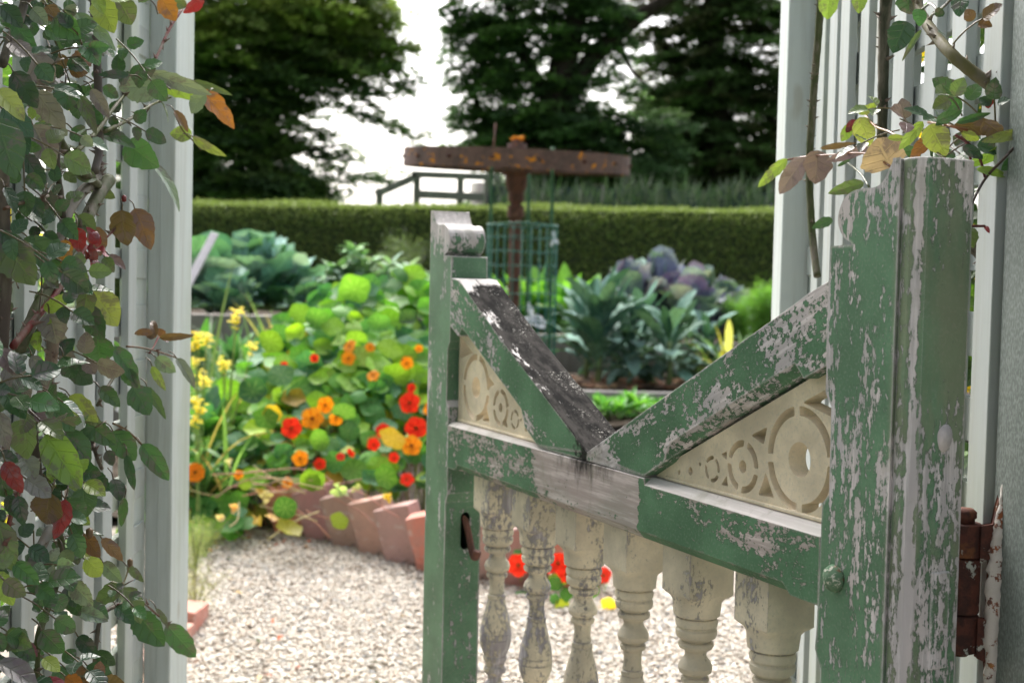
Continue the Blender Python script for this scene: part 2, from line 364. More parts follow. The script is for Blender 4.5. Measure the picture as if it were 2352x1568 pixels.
def braceR_soot(N, o):
    n = N.noise(N.coord((1, 1, 1)), 26, 6, .7)
    return N.math('MULTIPLY', N.sm(N.math('ADD', n, N.math('MULTIPLY', N.sm(o[0], .62, .50), .22)), .70, .86), .85), 0.0
M['post_r'] = paint_mat('peeling green post paint', 'z', .541, streak=.24, seed=3, tint2=lambda N, o, v: N.math('MULTIPLY', N.math('MULTIPLY', N.sm(o[0], 1.078, 1.09), N.sm(N.noise(v, 14, 5, .65), .38, .6)), .5), edge=.7, extra=lambda N, o: N.math('ADD', N.math('MULTIPLY', N.sm(o[2], .95, 1.13), .035), N.math('MULTIPLY', N.math('MULTIPLY', N.sm(o[0], 1.102, 1.108), N.sm(o[1], .010, .005)), .09)))
M['post_l'] = paint_mat('worn green post paint', 'z', .560, streak=.28, seed=9, edge=.8, extra=lambda N, o: N.math('MULTIPLY', N.sm(o[2], 1.00, 1.10), .10))
M['rail'] = paint_mat('peeling green rail paint', 'x', .540, bare=(.50, .42, .40), bare2=(.40, .37, .33), streak=.5, seed=5, extra=rail_extra, soot=rail_soot, top=.30, edge=.6)

M['brace_l'] = paint_mat('peeling brace paint with black lichen', 'x', .520, rotb=-BA, streak=.40, seed=1, soot=braceL_soot, top=.16, edge=.7)
M['brace_r'] = paint_mat('peeling brace paint', 'x', .528, rotb=BA, streak=.6, seed=7, soot=braceR_soot, top=.12, edge=.7, extra=lambda N, o: N.math('MULTIPLY', N.sm(o[0], .66, .52), .09))
CREAM = (.66, .585, .45)
M['cream'] = paint_mat('weathered cream paint', 'z', .578, base=CREAM, bare=(.40, .37, .40), bare2=(.30, .28, .32), streak=.45, sc=26, seed=2, top=0, edge=.2, rough=.6, extra=lambda N, o: N.math('ADD', N.math('MULTIPLY', N.sm(o[0], .60, .25), .035), N.math('MULTIPLY', N.sm(o[2], .58, .50), .03)))
M['fret'] = paint_mat('cream fretwork paint', 'x', .69, base=(.78, .67, .50), bare=(.50, .42, .40), streak=.6, seed=4, top=0, edge=.15, rough=.6)
M['white'] = white_wood('white painted timber', seed=1)
M['lath'] = white_wood('white painted lath', base=(.42, .455, .455), amt=.5, seed=4)
# rust
def rust_mat(name, a=(.12, .042, .030), b=(.055, .026, .022), c=(.26, .10, .035), flake=0.0, bs=.6, sc=60, pale=(.52, .55, .50), f2=.56):
    N = NT(name); v = N.coord(); n = N.noise(v, sc, 7, .7); n2 = N.noise(v, sc*.35, 4, .6); n3 = N.noise(v, sc*.6, 6, .7)
    col = N.mix(N.sm(n, .4, .62), a, b); col = N.mix(N.math('MULTIPLY', N.sm(n2, .55, .68), .7), col, c)
    if flake: col = N.mix(N.math('MULTIPLY', N.sm(n3, f2, f2+.03), flake), col, pale)
    return N.out(col, .8, N.bump(N.math('ADD', n, n3), bs, .0015), .3)
M['rust'] = rust_mat('rusty iron', flake=.8, f2=.60)
M['rust_pipe'] = rust_mat('rusted pipe iron', a=(.17, .075, .055), b=(.10, .05, .042), c=(.24, .12, .085), sc=25)
M['steel'] = (lambda N: N.out(N.mix(N.sm(N.noise(N.coord((1, 1, .35), (0, rad(25), 0)), 420, 3, .6), .4, .66), (.105, .13, .12), (.21, .245, .23)), .6, N.bump(N.noise(N.coord((1, 1, .5)), 300, 3, .6), .3, .0006), .5))(NT('brushed grey galvanised paint'))

# ================================================================== GATE
g_ = rad(24.6); GA = at(1030, 973, 2.18); GA[2] = 0
gate = empty('garden_gate', GA, rad(-65.4), 'weathered green wooden gate with cream balusters and fretwork, standing open onto the gravel path', 'gate')
TH = .066
def rpost_profile(mirror=False):
    scroll = catmull([(1.077, 1.119), (1.070, 1.108), (1.062, 1.099), (1.050, 1.0955), (1.034, 1.0955), (1.020, 1.0935), (1.008, 1.086), (1.0015, 1.072), (1.004, 1.060), (1.012, 1.051), (1.020, 1.0475), (1.0245, 1.043)], 3)
    p = [(1.086, .03), (1.086, 1.121), (1.077, 1.121)]+[tuple(q) for q in scroll]+[(.992, 1.042), (.991, 1.01), (.9915, .90), (1.001, .887), (1.002, .80), (.992, .790), (.990, .67), (.988, .645), (.998, .628), (.998, .16), (.990, .15), (.990, .03)]
    if mirror: p = [(.989-a, b) for a, b in p]
    return p
mb = MB(); prism(mb, rpost_profile(), 0, TH)
v = [(1.0865, .0035), (1.0865, TH-.002), (1.1115, TH-.002), (1.1125, .010), (1.108, .0028), (1.100, .0015), (1.092, .0022)]   # bead strip
a = np.array(v); n = len(a); VV = np.concatenate([np.c_[a, np.full(n, .03)], np.c_[a, np.full(n, 1.121)]])
mb.add(VV, [np.arange(n)[None, :], (np.arange(n)[::-1]+n)[None, :], np.array([[i, i+n, (i+1) % n+n, (i+1) % n] for i in range(n)])])
o = build('gate_post', mb, M['post_r'], gate, smooth=False, bevel=.0018, label='hinge side post with scrolled top and end face of heavily peeling paint')
mb = MB(); prism(mb, [(q[0] if q[0] > -.096 else -.1, q[1]) for q in rpost_profile(True)], 0, TH); 
lpost = build('gate_post', mb, M['post_l'], gate, smooth=False, bevel=.0022, label='latch side post with scrolled top and grey worn edges')
cut = MB(); a = np.linspace(0, 2*math.pi, 20, endpoint=False); cy_, cz_ = .038+np.cos(a)*.0085, .578+np.sin(a)*.010+np.where(np.sin(a) > 0, .022, -.022)
cut.add(np.concatenate([np.c_[np.full(20, -.035), cy_, cz_], np.c_[np.full(20, .01), cy_, cz_]]), [np.arange(20)[::-1][None, :], (np.arange(20)+20)[None, :], np.array([[i, (i+1) % 20, (i+1) % 20+20, i+20] for i in range(20)])])
co_ = bpy.data.objects.new('cut', cut.mesh('cut')); SC.collection.objects.link(co_); lpost.parent = None
bo = lpost.modifiers.new('hole', 'BOOLEAN'); bo.operation = 'DIFFERENCE'; bo.object = co_; bo.solver = 'EXACT'
bpy.context.view_layer.update(); dg = bpy.context.evaluated_depsgraph_get(); nm = bpy.data.meshes.new_from_object(lpost.evaluated_get(dg))
lpost.modifiers.clear(); lpost.data = nm; bpy.data.objects.remove(co_); lpost.parent = gate
# mid rail (with stopped chamfers)
mb = MB(); z0, z1 = .688, .7655; s0, s1 = -.002, .9895
def rail_sec(ch, tb):   # (y,z) section
    return [(0, z0+ch), (0, z1-tb), (.010*tb/.008, z1), (TH, z1), (TH, z0), (ch, z0)]
xs = [s0, .030, .045, .60, .646, .648, .93, .944, s1]; secs = []
for x in xs:
    ch = .011 if .04 < x < .935 else .0005
    tb = .006 if x < .4 else (.0015 if x < .647 else .009)
    secs.append((x, rail_sec(ch, tb)))
VV = np.array([[x, y, z] for x, s in secs for y, z in s]); k = 6; F = []
for i in range(len(secs)-1):
    for j in range(k): F.append([i*k+j, (i+1)*k+j, (i+1)*k+(j+1) % k, i*k+(j+1) % k])
mb.add(VV, [np.array(F), np.arange(k)[None, :], (np.arange(k)[::-1]+k*(len(secs)-1))[None, :]])
build('mid_rail', mb, M['rail'], gate, smooth=False, bevel=.0008, label='horizontal rail with a bare pinkish grey length in its middle')
mb = MB(); box(mb, -.002, .9895, 0, TH, .045, .125); build('bottom_rail', mb, M['rail'], gate, smooth=False, bevel=.002)
# braces
BT = .068
def brace(pts_lo, pts_hi, chlo):
    mb = MB(); return mb
def brace_mesh(sign):
    X = lambda s: s if sign > 0 else .989-s
    # lower edge and upper edge sampled along the brace, with a chamfer on the lower edge
    lo = [(.645, .7675), (.690, .790), (.705, .8035), (.80, .8485), (.94, .9135), (.955, .9105), (.9905, .926)]
    hi = [(.4946, .7780), (.56, .8085), (.64, .8465), (.78, .9125), (.93, .983), (.96, .998), (.9905, 1.010)]
    if sign < 0: hi = [(.4944, .7780), (.56, .810), (.64, .848), (.78, .914), (.90, .975), (.955, 1.004), (.9905, 1.006)]
    ch = [.0005, .0005, .012, .012, .012, .0005, .0005]
    mb = MB(); V = []
    for (a, b), (c, d), w in zip(lo, hi, ch):
        dn = nrm([c-a, d-b])
        V += [[X(a+dn[0]*w*.2), 0, b+w], [X(c), 0, d-.001], [X(c), .002, d], [X(c), BT, d], [X(a), BT, b], [X(a), w, b]]
    k = 6; n = len(lo); F = []
    for i in range(n-1):
        for j in range(k): F.append([i*k+j, (i+1)*k+j, (i+1)*k+(j+1) % k, i*k+(j+1) % k])
    if sign < 0: F = [f[::-1] for f in F]
    c0 = np.arange(k); c1 = np.arange(k)[::-1]+k*(n-1)
    if sign < 0: c0, c1 = c0[::-1], c1[::-1]
    mb.add(V, [np.array(F), c0[None, :], c1[None, :]])
    # foot wedge that sits on the rail
    foot = [(X(.4946), .7668), (X(.645), .7668), (X(.645), .7680), (X(.4946), .7775)]
    prism(mb, foot, .0006, BT-.0006)
    return mb
build('brace', brace_mesh(1), M['brace_r'], gate, smooth=False, bevel=.0016, label='diagonal brace rising to the hinge side, green with pale chips')
build('brace', brace_mesh(-1), M['brace_l'], gate, smooth=False, bevel=.0022, label='diagonal brace rising to the latch side, its top face black with lichen')
# fretwork panels by marching squares
def fret(sign):
    if sign > 0: big, mid, sm_ = (.929, .8245, .0455, .0185), (.828, .8035, .0215, .0072), (.768, .7925, .0105, 0)
    else: big, mid, sm_ = (.9165, .829, .0445, .0172), (.817, .8055, .0215, .0072), (.763, .7925, .0105, 0)
    h = .0021; xs = np.arange(.640, .9925+h, h); zs = np.arange(.7660, .925+h, h)
    Xg, Zg = np.meshgrid(xs, zs, indexing='ij')
    S = np.minimum.reduce([Zg-.7665, .9915-Xg, (.7672+(Xg-.645)*.459)-Zg+.006, Xg-.645])   # triangle
    def ring(cx, cz, r, hr, sw, gaps, S):
        d = np.hypot(Xg-cx, Zg-cz); a = np.arctan2(Zg-cz, Xg-cx)
        slot = sw/2-abs(d-(r+sw/2))
        for gp in gaps:
            da = (a-gp+math.pi) % (2*math.pi)-math.pi
            slot = np.minimum(slot, abs(da)*d-sw*.42)
        S = np.minimum(S, -slot)
        if hr: S = np.minimum(S, d-hr)
        return S
    S = ring(*big[:3], big[3], .0100, [rad(98), rad(185), rad(-88), rad(5)], S)
    S = ring(*mid[:3], mid[3], .0080, [rad(80), rad(172), rad(-100), rad(-5)], S)
    S = ring(*sm_[:3], 0, .0048, [rad(70), rad(160), rad(-110), rad(-20)], S)
    for cx, cz, r in ((.722, .7835, .0048), (.697, .7785, .0032), (.742, .7945, .0026)):
        S = np.minimum(S, np.hypot(Xg-cx, Zg-cz)-r)
    for T in (((.872, .853), (.841, .840), (.866, .832)), ((.871, .803), (.888, .7775), (.858, .7765)), ((.930, .8840), (.986, .909), (.986, .872)), ((.797, .818), (.784, .8115), (.797, .806)), ((.7975, .790), (.801, .7775), (.786, .7765))):
        T = np.array(T); 
        if np.cross(T[1]-T[0], T[2]-T[0]) < 0: T = T[::-1]
        q = np.full_like(Xg, 1e9)
        for i in range(3):
            e = T[(i+1) % 3]-T[i]; e = e/np.linalg.norm(e); q = np.minimum(q, (-(Xg-T[i][0])*e[1]+(Zg-T[i][1])*e[0]))
        cxm, czm = T.mean(0)
        S = np.minimum(S, -(q-.0002))
    y0, y1 = .018, .040; mb = MB(); V = []; F = {}; idx = {}
    def vert(key, p):
        if key not in idx:
            idx[key] = len(V); V.append((p[0], y0, p[1])); V.append((p[0], y1, p[1]))
        return idx[key]
    nx, nz = S.shape
    for i in range(nx-1):
        for j in range(nz-1):
            c = [(i, j), (i+1, j), (i+1, j+1), (i, j+1)]; s = [S[q] for q in c]
            if max(s) <= 0: continue
            poly = []; 
            for k in range(4):
                a, b = c[k], c[(k+1) % 4]; sa, sb = s[k], s[(k+1) % 4]
                if sa > 0: poly.append((vert(a, (xs[a[0]], zs[a[1]])), 0))
                if (sa > 0) != (sb > 0):
                    t = sa/(sa-sb); p = (xs[a[0]]*(1-t)+xs[b[0]]*t, zs[a[1]]*(1-t)+zs[b[1]]*t)
                    key = (min(a, b), max(a, b)); poly.append((vert(key, p), 1 if sa > 0 else 2))
            if len(poly) < 3: continue
            ids = [q[0] for q in poly]
            F.setdefault(len(ids), []).append(ids); F[len(ids)].append([q+1 for q in ids[::-1]])
            for k in range(len(poly)):
                if poly[k][1] == 1 and poly[(k+1) % len(poly)][1] == 2:
                    a, b = poly[k][0], poly[(k+1) % len(poly)][0]; F.setdefault(4, []).append([b, a, a+1, b+1])
    V = np.array(V)
    if sign < 0: V[:, 0] = .989-V[:, 0]
    mb.add(V, [np.array(f if sign > 0 else [q[::-1] for q in f]) for f in F.values()])
    o = build('fretwork_panel', mb, M['fret'], gate, smooth=False, label='cream pierced fretwork triangle %s' % ('at the hinge side, largest ring by the post' if sign > 0 else 'at the latch side'))
    return o
fr_ = (fret(1), fret(-1))
for (a_, b_), f_ in zip(((.668, .9895), (0, .32)), fr_): mb = MB(); box(mb, a_, b_, .0155, .05, .7662, .7705); build('fretwork_bead', mb, M['fret'], f_, smooth=False, bevel=.0012)
# balusters
half = [(.695, .0315, 1), (.640, .0315, 1), (.634, .0315, 1), (.631, .0306, .75), (.628, .0297, .35), (.624, .0290, .1), (.612, .0286, 0), (.607, .0280, 0), (.6055, .0255, 0), (.6045, .0225, 0), (.603, .0245, 0), (.599, .0258, 0), (.594, .0252, 0), (.5925, .0230, 0), (.591, .0232, 0), (.589, .0250, 0), (.584, .0250, 0), (.580, .0235, 0), (.577, .0190, 0), (.575, .0178, 0), (.5735, .0212, 0), (.570, .0217, 0), (.5665, .0200, 0), (.564, .0145, 0), (.561, .0130, 0), (.557, .0132, 0), (.554, .0150, 0), (.549, .0190, 0), (.543, .0210, 0), (.537, .0195, 0), (.5335, .0145, 0), (.532, .0145, 0), (.5305, .0170, 0), (.527, .0172, 0), (.5245, .0160, 0), (.523, .0128, 0), (.514, .0117, 0), (.505, .0120, 0), (.4985, .0132, 0), (.4975, .0125, 0), (.496, .0148, 0), (.491, .0150, 0), (.4895, .0140, 0), (.488, .0147, 0), (.478, .0165, 0), (.465, .0200, 0), (.450, .0236, 0), (.436, .0255, 0), (.4345, .0248, 0), (.433, .0258, 0), (.4265, .0258, 0), (.4255, .0248, 0), (.424, .0256, 0), (.415, .0248, 0), (.404, .0212, 0), (.397, .0180, 0), (.395, .0195, 0), (.390, .0192, 0), (.386, .0160, 0), (.380, .0150, 0), (.377, .0180, 0), (.372, .0185, 0), (.368, .0160, 0), (.364, .0115, 0), (.360, .0105, 0)]
prof = half+[(.72-z, r, s) for z, r, s in half[::-1]]
blabels = ['first baluster from the latch side', 'second baluster from the latch side, grey wood showing', 'third baluster from the latch side, half its block bare', 'fourth baluster from the latch side, mostly cream', 'fifth baluster from the latch side, full cream block', 'baluster nearest the hinge post with a large grey bare patch']
for k, sx in enumerate((.112, .262, .411, .553, .703, .857)):
    mb = MB(); lathe(mb, prof, (sx, .045, 0), 32)
    build('baluster', mb, M['cream'], gate, angle=28, label=blabels[k])
# bolt, hook, plug, mortise patch
mb = MB(); lathe(mb, [(0, .0125), (.003, .0135), (.007, .012), (.010, .008), (.0115, .003), (.0117, .0005)], ns=20)
me = mb.mesh('bolt'); me.transform(Matrix.Translation((1.016, 0, .7215)) @ Matrix.Rotation(rad(90), 4, 'X'))
M['boltm'] = rust_mat('green painted bolt with rust', a=(.10, .19, .11), b=(.14, .22, .14), c=(.20, .06, .03), flake=.85, sc=260, pale=(.6, .58, .5), f2=.55, bs=.8)
build('coach_bolt', me, M['boltm'], gate)
mb = MB(); tube(mb, catmull([(-.030, .038, .600), (-.010, .038, .596), (.008, .038, .575), (.018, .039, .553), (.026, .040, .541), (.034, .041, .542), (.038, .041, .551)], 5), [.0055, .0055, .006, .006, .0075], 10)
build('latch_hook', mb, M['rust_pipe'], gate)
mb = MB(); lathe(mb, [(-.0005, .0030), (.0, .0145)][::-1]+[], ns=24) if False else None
mb = MB()
ang = np.linspace(0, 2*math.pi, 22, endpoint=False); 
cc = np.c_[np.full(22, 1.1130), .040+np.cos(ang)*.0085*(1+.06*np.sin(ang*3)), .868+np.sin(ang)*.0125*(1+.07*np.sin(ang*2))]
mb.add(np.concatenate([cc, cc-[.004, 0, 0]]), [np.arange(22)[None, :], np.array([[i, i+22, (i+1) % 22+22, (i+1) % 22] for i in range(22)])])
M['dowel'] = simple_mat('bare dowel end', (.60, .55, .56), .8, .15, 120)
build('dowel_plug', mb, M['dowel'], gate)
mb = MB(); box(mb, 1.106, 1.1136, .030, .052, .655, .745); build('mortise_patch', mb, M['post_r'], gate, smooth=False, bevel=.0015, label='rectangular let-in block on the end face of the post')
mb = MB()
pts = [(.006, .03, .555), (.006, .03, .63)]
# ================================================================== HINGE AND HINGE POST
LX = 1.1125
def gl(s, o_, z): return GA+np.array([math.sin(g_), -math.cos(g_), 0])*s+np.array([math.cos(g_), math.sin(g_), 0])*o_+np.array([0, 0, z])
hp = empty('hinge_post', (.50, 1.26, 0), 0, 'grey galvanised looking post at the right edge, carrying the rusty hinge', 'post')
hx = onX(2292, 1100, .455)
YH = 1.245
xh = at(2300, 1000, YH)[0]
mb = MB(); box(mb, xh-.50, xh-.50+.09, -.12, .0, 0, 2.1)
build('shaft', mb, M['steel'], hp, smooth=False, bevel=.004)
hinge = empty('hinge', (at(2235, 1300, YH)[0], YH, 0), 0, 'thick rusty iron hinge between the gate post and the grey post', 'hinge')
def hz(y): return at(2240, y, YH)[2]
hxo = at(2235, 1300, YH)[0]; mm = YH/3000
pin = MB(); 
zt, z1_, z2_, zb = hz(1205), hz(1282), hz(1412), hz(1502)
lathe(pin, [(zb-.004, .008), (zb, .010), (zt+.004, .010), (zt+.005, .0115), (zt+.011, .0115), (zt+.014, .008)], (-.006, .012, 0), 16)
build('pin', pin, M['rust'], hinge)
for a, b, w in ((zt, z1_, 1), (z1_-.0012, z2_, 0), (z2_-.0012, zb, 1)):
    mb = MB(); lathe(mb, [(b, .0155), (b+.001, .0168), (a-.001, .0168), (a, .0155)], (-.006, .012, 0), 20)
    build('knuckle', mb, M['rust'], hinge, angle=40)
mb = MB()   # strap leaf with ragged outline fixed on the post's corner
prof_ = [(.006, zt-.001), (.024, zt+.001), (.030, zt+.022), (.034, zt+.030), (.036, zt+.052), (.040, zt+.054), (.043, zt+.05), (.0415, zt), (.038, z2_), (.037, zb-.03), (.032, zb-.075), (.022, zb-.074), (.027, zb-.03), (.020, zb-.006), (.006, zb-.002), (.006, z2_-.003), (.020, z2_-.004), (.0215, z1_+.002), (.006, z1_-.002)]
prism(mb, [(.006+(a_-.006)*.62, b_) for a_, b_ in prof_], -.004, .003); build('strap_leaf', mb, M['rust'], hinge, smooth=False, bevel=.001)
M['rustw'] = rust_mat('rust with thick pale paint scabs', a=(.30, .10, .04), b=(.12, .06, .05), c=(.42, .20, .06), flake=1, sc=110, pale=(.62, .58, .54), f2=.43)
mb = MB(); tube(mb, catmull([(.0275, -.007, zt+.054), (.0250, -.006, zt+.025), (.0225, -.006, zt-.005), (.0205, -.006, z1_), (.0200, -.006, z2_+.01), (.0195, -.005, zb-.01), (.0185, -.005, zb-.07)], 8), [.0035, .0045, .0065, .0085, .0085, .0065, .004], 12, wob=.5, rng=np.random.default_rng(1))
build('paint_scab', mb, M['rustw'], hinge)
# ================================================================== TRELLIS SIDES
def trellis(side):
    X = at(1784, 300, 2.205)[0] if side > 0 else -.557
    s = side
    t = empty('trellis', (X, 1.7, 0), 0, 'white lath trellis on the right of the opening, behind the gate post' if s > 0 else 'white lath trellis on the left of the opening, half hidden by the rose', 'trellis')
    def B(x0, x1, y0, y1, z0, z1, name, mat, bev=.0015, label=None, col=(.5, .5, .5)):
        a, b = sorted((s*x0, s*x1)); mb = MB(); box(mb, a, b, y0-1.7, y1-1.7, z0, z1, col); return build(name, mb, mat, t, smooth=False, bevel=bev, label=label)
    H = 2.3
    if s > 0:
        B(0, .046, 2.135, 2.205, 0, H, 'post', M['white'], .003); B(.0465, .070, 2.100, 2.150, 0, H, 'stile', M['white'], .002)
        ys = [2.010, 1.924, 1.843, 1.755, 1.677, 1.573, 1.472, 1.368, 1.268]
    else:
        B(0, .044, 2.145, 2.265, 0, H, 'post', M['white'], .003); B(.0445, .071, 2.085, 2.150, 0, H, 'stile', M['white'], .002)
        B(.0215, .0225, 2.1435, 2.1455, 0, H, 'stile', M['white'], .0003)
        ys = [1.985, 1.868, 1.79, 1.672, 1.555, 1.45, 1.34, 1.23]
    for k, y in enumerate(ys):
        w = .046+.004*((k*7) % 3-1); o = B(.028, .040, y, y+w, .0, H, 'slat', M['lath'], .0015); o.rotation_euler = (rad([.12, -.18, .05, .2, -.1, -.05, .15, 0, .1][k]), rad([.1, .05, -.12, 0, .14, -.1, .05, 0, 0][k]), 0)
    if s < 0: B(-.0, .06, 1.02, 1.09, 0, H, 'post', M['white'], .003)
    mb = MB()
    for k in range(26):
        z = .02+k*.0885+(.03 if s > 0 else 0); a, b = sorted((s*.0405, s*.0525)); box(mb, a, b, 1.12-1.7, 2.13-1.7, z, z+.046)
    build('cross_battens', mb, M['lath'], t, smooth=False, bevel=.001)
    mb = MB()
    for k, y in enumerate(ys[1:]):
        a, b = sorted((s*.053, s*.064)); box(mb, a, b, y+.060-1.7, y+.082-1.7, 0, H)
    build('rear_laths', mb, M['lath'], t, smooth=False, bevel=.001)
    return t
trellis(1); trellis(-1)
# ================================================================== ROSES
M['rose_leaf'] = leaf_mat('rose leaf', mott=(.13, .085, .12), mamt=.6, rough=.33, trans=.18, vein=.06, vk=11, bs=.6, spec=.6)
M['cane'] = (lambda N: N.out(N.mix(N.sm(N.noise(N.coord((1, 1, .2)), 60, 5, .6), .4, .7), N.n('Attribute', attribute_name='tint').outputs['Color'], (.16, .14, .11)), .55, N.bump(N.noise(N.coord((1, 1, .3)), 150, 4, .6), .5, .001), .12))(NT('rose cane bark'))
LC = {'G': (.065, .145, .058), 'D': (.036, .085, .042), 'P': (.20, .18, .19), 'L': (.26, .36, .075), 'Y': (.33, .40, .09), 'R': (.22, .015, .022), 'B': (.17, .095, .045), 'O': (.36, .15, .025), 'S': (.21, .27, .21), 'K': (.42, .30, .24), 'M': (.12, .17, .07), 'V': (.20, .13, .17)}
crng = np.random.default_rng(11)
def thorns(mb, path, r, n, col, rng, L=.007):
    for i in range(n):
        k = rng.integers(1, len(path)-1); p = path[k]; T = nrm(path[k+1]-path[k-1]); a = rng.random()*6.28
        A = nrm(np.cross(T, [.2, .3, .93] if abs(T[2]) < .9 else [1, 0, 0])); B = np.cross(T, A); dd = A*math.cos(a)+B*math.sin(a)
        rr = r if np.isscalar(r) else r[0]
        q = p+dd*rr*.7; l = L*(.6+.8*rng.random())
        tube(mb, [q, q+dd*l*.5-T*l*.12, q+dd*l-T*l*.35], [l*.34, l*.15, l*.02], 5, col)
class Rose:
    def __init__(s, loc, label):
        s.root = empty('climbing_rose', loc, 0, label, 'rose', 'climbing roses on the trellis'); s.loc = np.array(loc, float)
        s.fol = MB(); s.rng = np.random.default_rng(5+int(abs(loc[0])*100))
        s.k = 0
    def cane(s, pts, r, col, th=10, tl=.007, ns=8, k=7):
        mb = MB(); p = catmull(np.array(pts)-s.loc, k); tube(mb, p, r, ns, col, wob=.12, rng=s.rng)
        thorns(mb, p, r, th, np.array(col)*.5+np.array([.14, .10, .09]), s.rng, tl)
        build('cane', mb, M['cane'], s.root)
    def twig(s, pts, r=.0016, col=(.10, .09, .03)):
        p = catmull(np.array(pts)-s.loc, 5); tube(s.fol, p, r, 6, col)
    def lf(s, b, t, w, c, nrmv=None, bend=None, fold=None):
        rng = s.rng; b = np.array(b)-s.loc; t = np.array(t)-s.loc; d = t-b; L = np.linalg.norm(d)
        n = nrmv if nrmv is not None else nrm(nrm(CAM-(b+s.loc))+rng.normal(0, .28, 3)+np.array([0, 0, .15]))
        bd = rng.uniform(.05, .45) if bend is None else bend; fo = rng.uniform(.1, .4) if fold is None else fold
        leaf(s.fol, b, d, n, L*1.12, w*1.26, vary(LC[c], rng, .22, .1), 'ovate', bd, fo, .03, 15, 6, rng, .085, rf=4)
    def compound(s, p, d, c, size, nl=5):
        rng = s.rng; d = nrm(d); L = size*2.2; pts = [p+d*L*t-np.array([0, 0, 1])*L*.25*t*t for t in np.linspace(0, 1, 5)]
        s.twig(pts, .0009, (.13, .10, .04)); n0 = nrm(nrm(CAM-p)*.7+rng.normal(0, .35, 3)+np.array([0, -.1, .45])); sd = nrm(np.cross(d, n0))
        e = pts[-1]; s.lf(e, e+nrm(d-np.array([0, 0, .3]))*size, size*.68, c, n0+rng.normal(0, .12, 3))
        for k in range((nl-1)//2):
            q = pts[3-k*2] if 3-k*2 >= 0 else pts[1]
            for sg in (-1, 1):
                dd = nrm(sd*sg+d*.5+rng.normal(0, .15, 3)); z = size*(.85-.15*k)*rng.uniform(.85, 1.1); s.lf(q+dd*.003, q+dd*z, z*.64, c, n0+rng.normal(0, .2, 3))
    def finish(s):
        build('foliage', s.fol, M['rose_leaf'], s.root)
# --- left rose
RL = Rose((-.50, 1.45, 0), 'rose climbing the left trellis with dark spotted leaves and red young shoots')
def Ydep(x, j=0): 
    return (min(1.86, 3000*.475/(1176-x)) if x < 420 else 1.86)+j
def c1(px, py): return (px*.5, py*.5)
def c2(px, py): return (px*.5194, 753.8+py*.5194)
hand1 = [(245,85,355,165,95,'G'),(345,62,532,190,62,'S'),(455,0,512,128,105,'L'),(545,0,602,102,95,'M'),(215,25,270,102,62,'B'),(148,40,208,105,62,'S'),(140,235,235,395,105,'P'),(300,380,310,492,105,'G'),(165,420,275,572,92,'P'),(360,430,435,592,55,'M'),(150,575,245,742,125,'P'),(45,195,140,270,90,'P'),(-20,415,105,515,90,'Y'),(-20,540,62,785,150,'G'),(100,705,208,838,75,'D'),(728,395,560,400,125,'S'),(690,338,935,420,62,'S'),(700,345,905,450,75,'L'),(885,370,1048,428,28,'M'),(918,410,1072,558,80,'O'),(945,430,870,510,70,'S'),(800,508,865,588,38,'B'),(882,625,788,608,68,'L'),(885,630,1022,722,38,'L'),(592,345,468,342,38,'D'),(580,655,700,760,115,'G'),(700,748,862,918,58,'S'),(445,600,605,645,62,'G'),(420,410,492,525,52,'P'),(560,965,570,1118,105,'B'),(618,958,690,1118,92,'B'),(352,1045,365,1150,65,'R'),(425,1042,470,1160,85,'B'),(300,1100,295,1210,60,'O'),(130,1095,312,1250,115,'G'),(-10,1080,138,1285,150,'M'),(410,1322,530,1478,125,'Y'),(400,1320,388,1465,75,'M'),(398,1405,455,1545,90,'G'),(225,1440,260,1565,115,'P'),(205,1425,310,1368,62,'L'),(200,880,262,985,70,'D'),(140,905,190,990,60,'D'),(0,1065,130,1175,75,'D'),(330,130,270,60,50,'D'),(350,160,465,245,50,'G'),(60,330,155,470,90,'D'),(10,500,140,590,90,'D'),(85,590,120,690,60,'D'),(240,300,180,360,60,'D'),(20,860,80,960,60,'D'),(60,110,150,215,70,'G'),(0,30,100,110,80,'D'),(330,590,390,640,70,'G'),(470,585,500,620,40,'D'),(740,470,790,550,45,'M'),(690,0,640,-60,80,'G'),(740,-10,800,85,75,'O'),(780,0,855,25,60,'M'),(925,-20,862,72,58,'R'),(320,1290,345,1340,50,'S'),(500,1170,570,1225,40,'V'),(480,1180,515,1240,45,'M')]
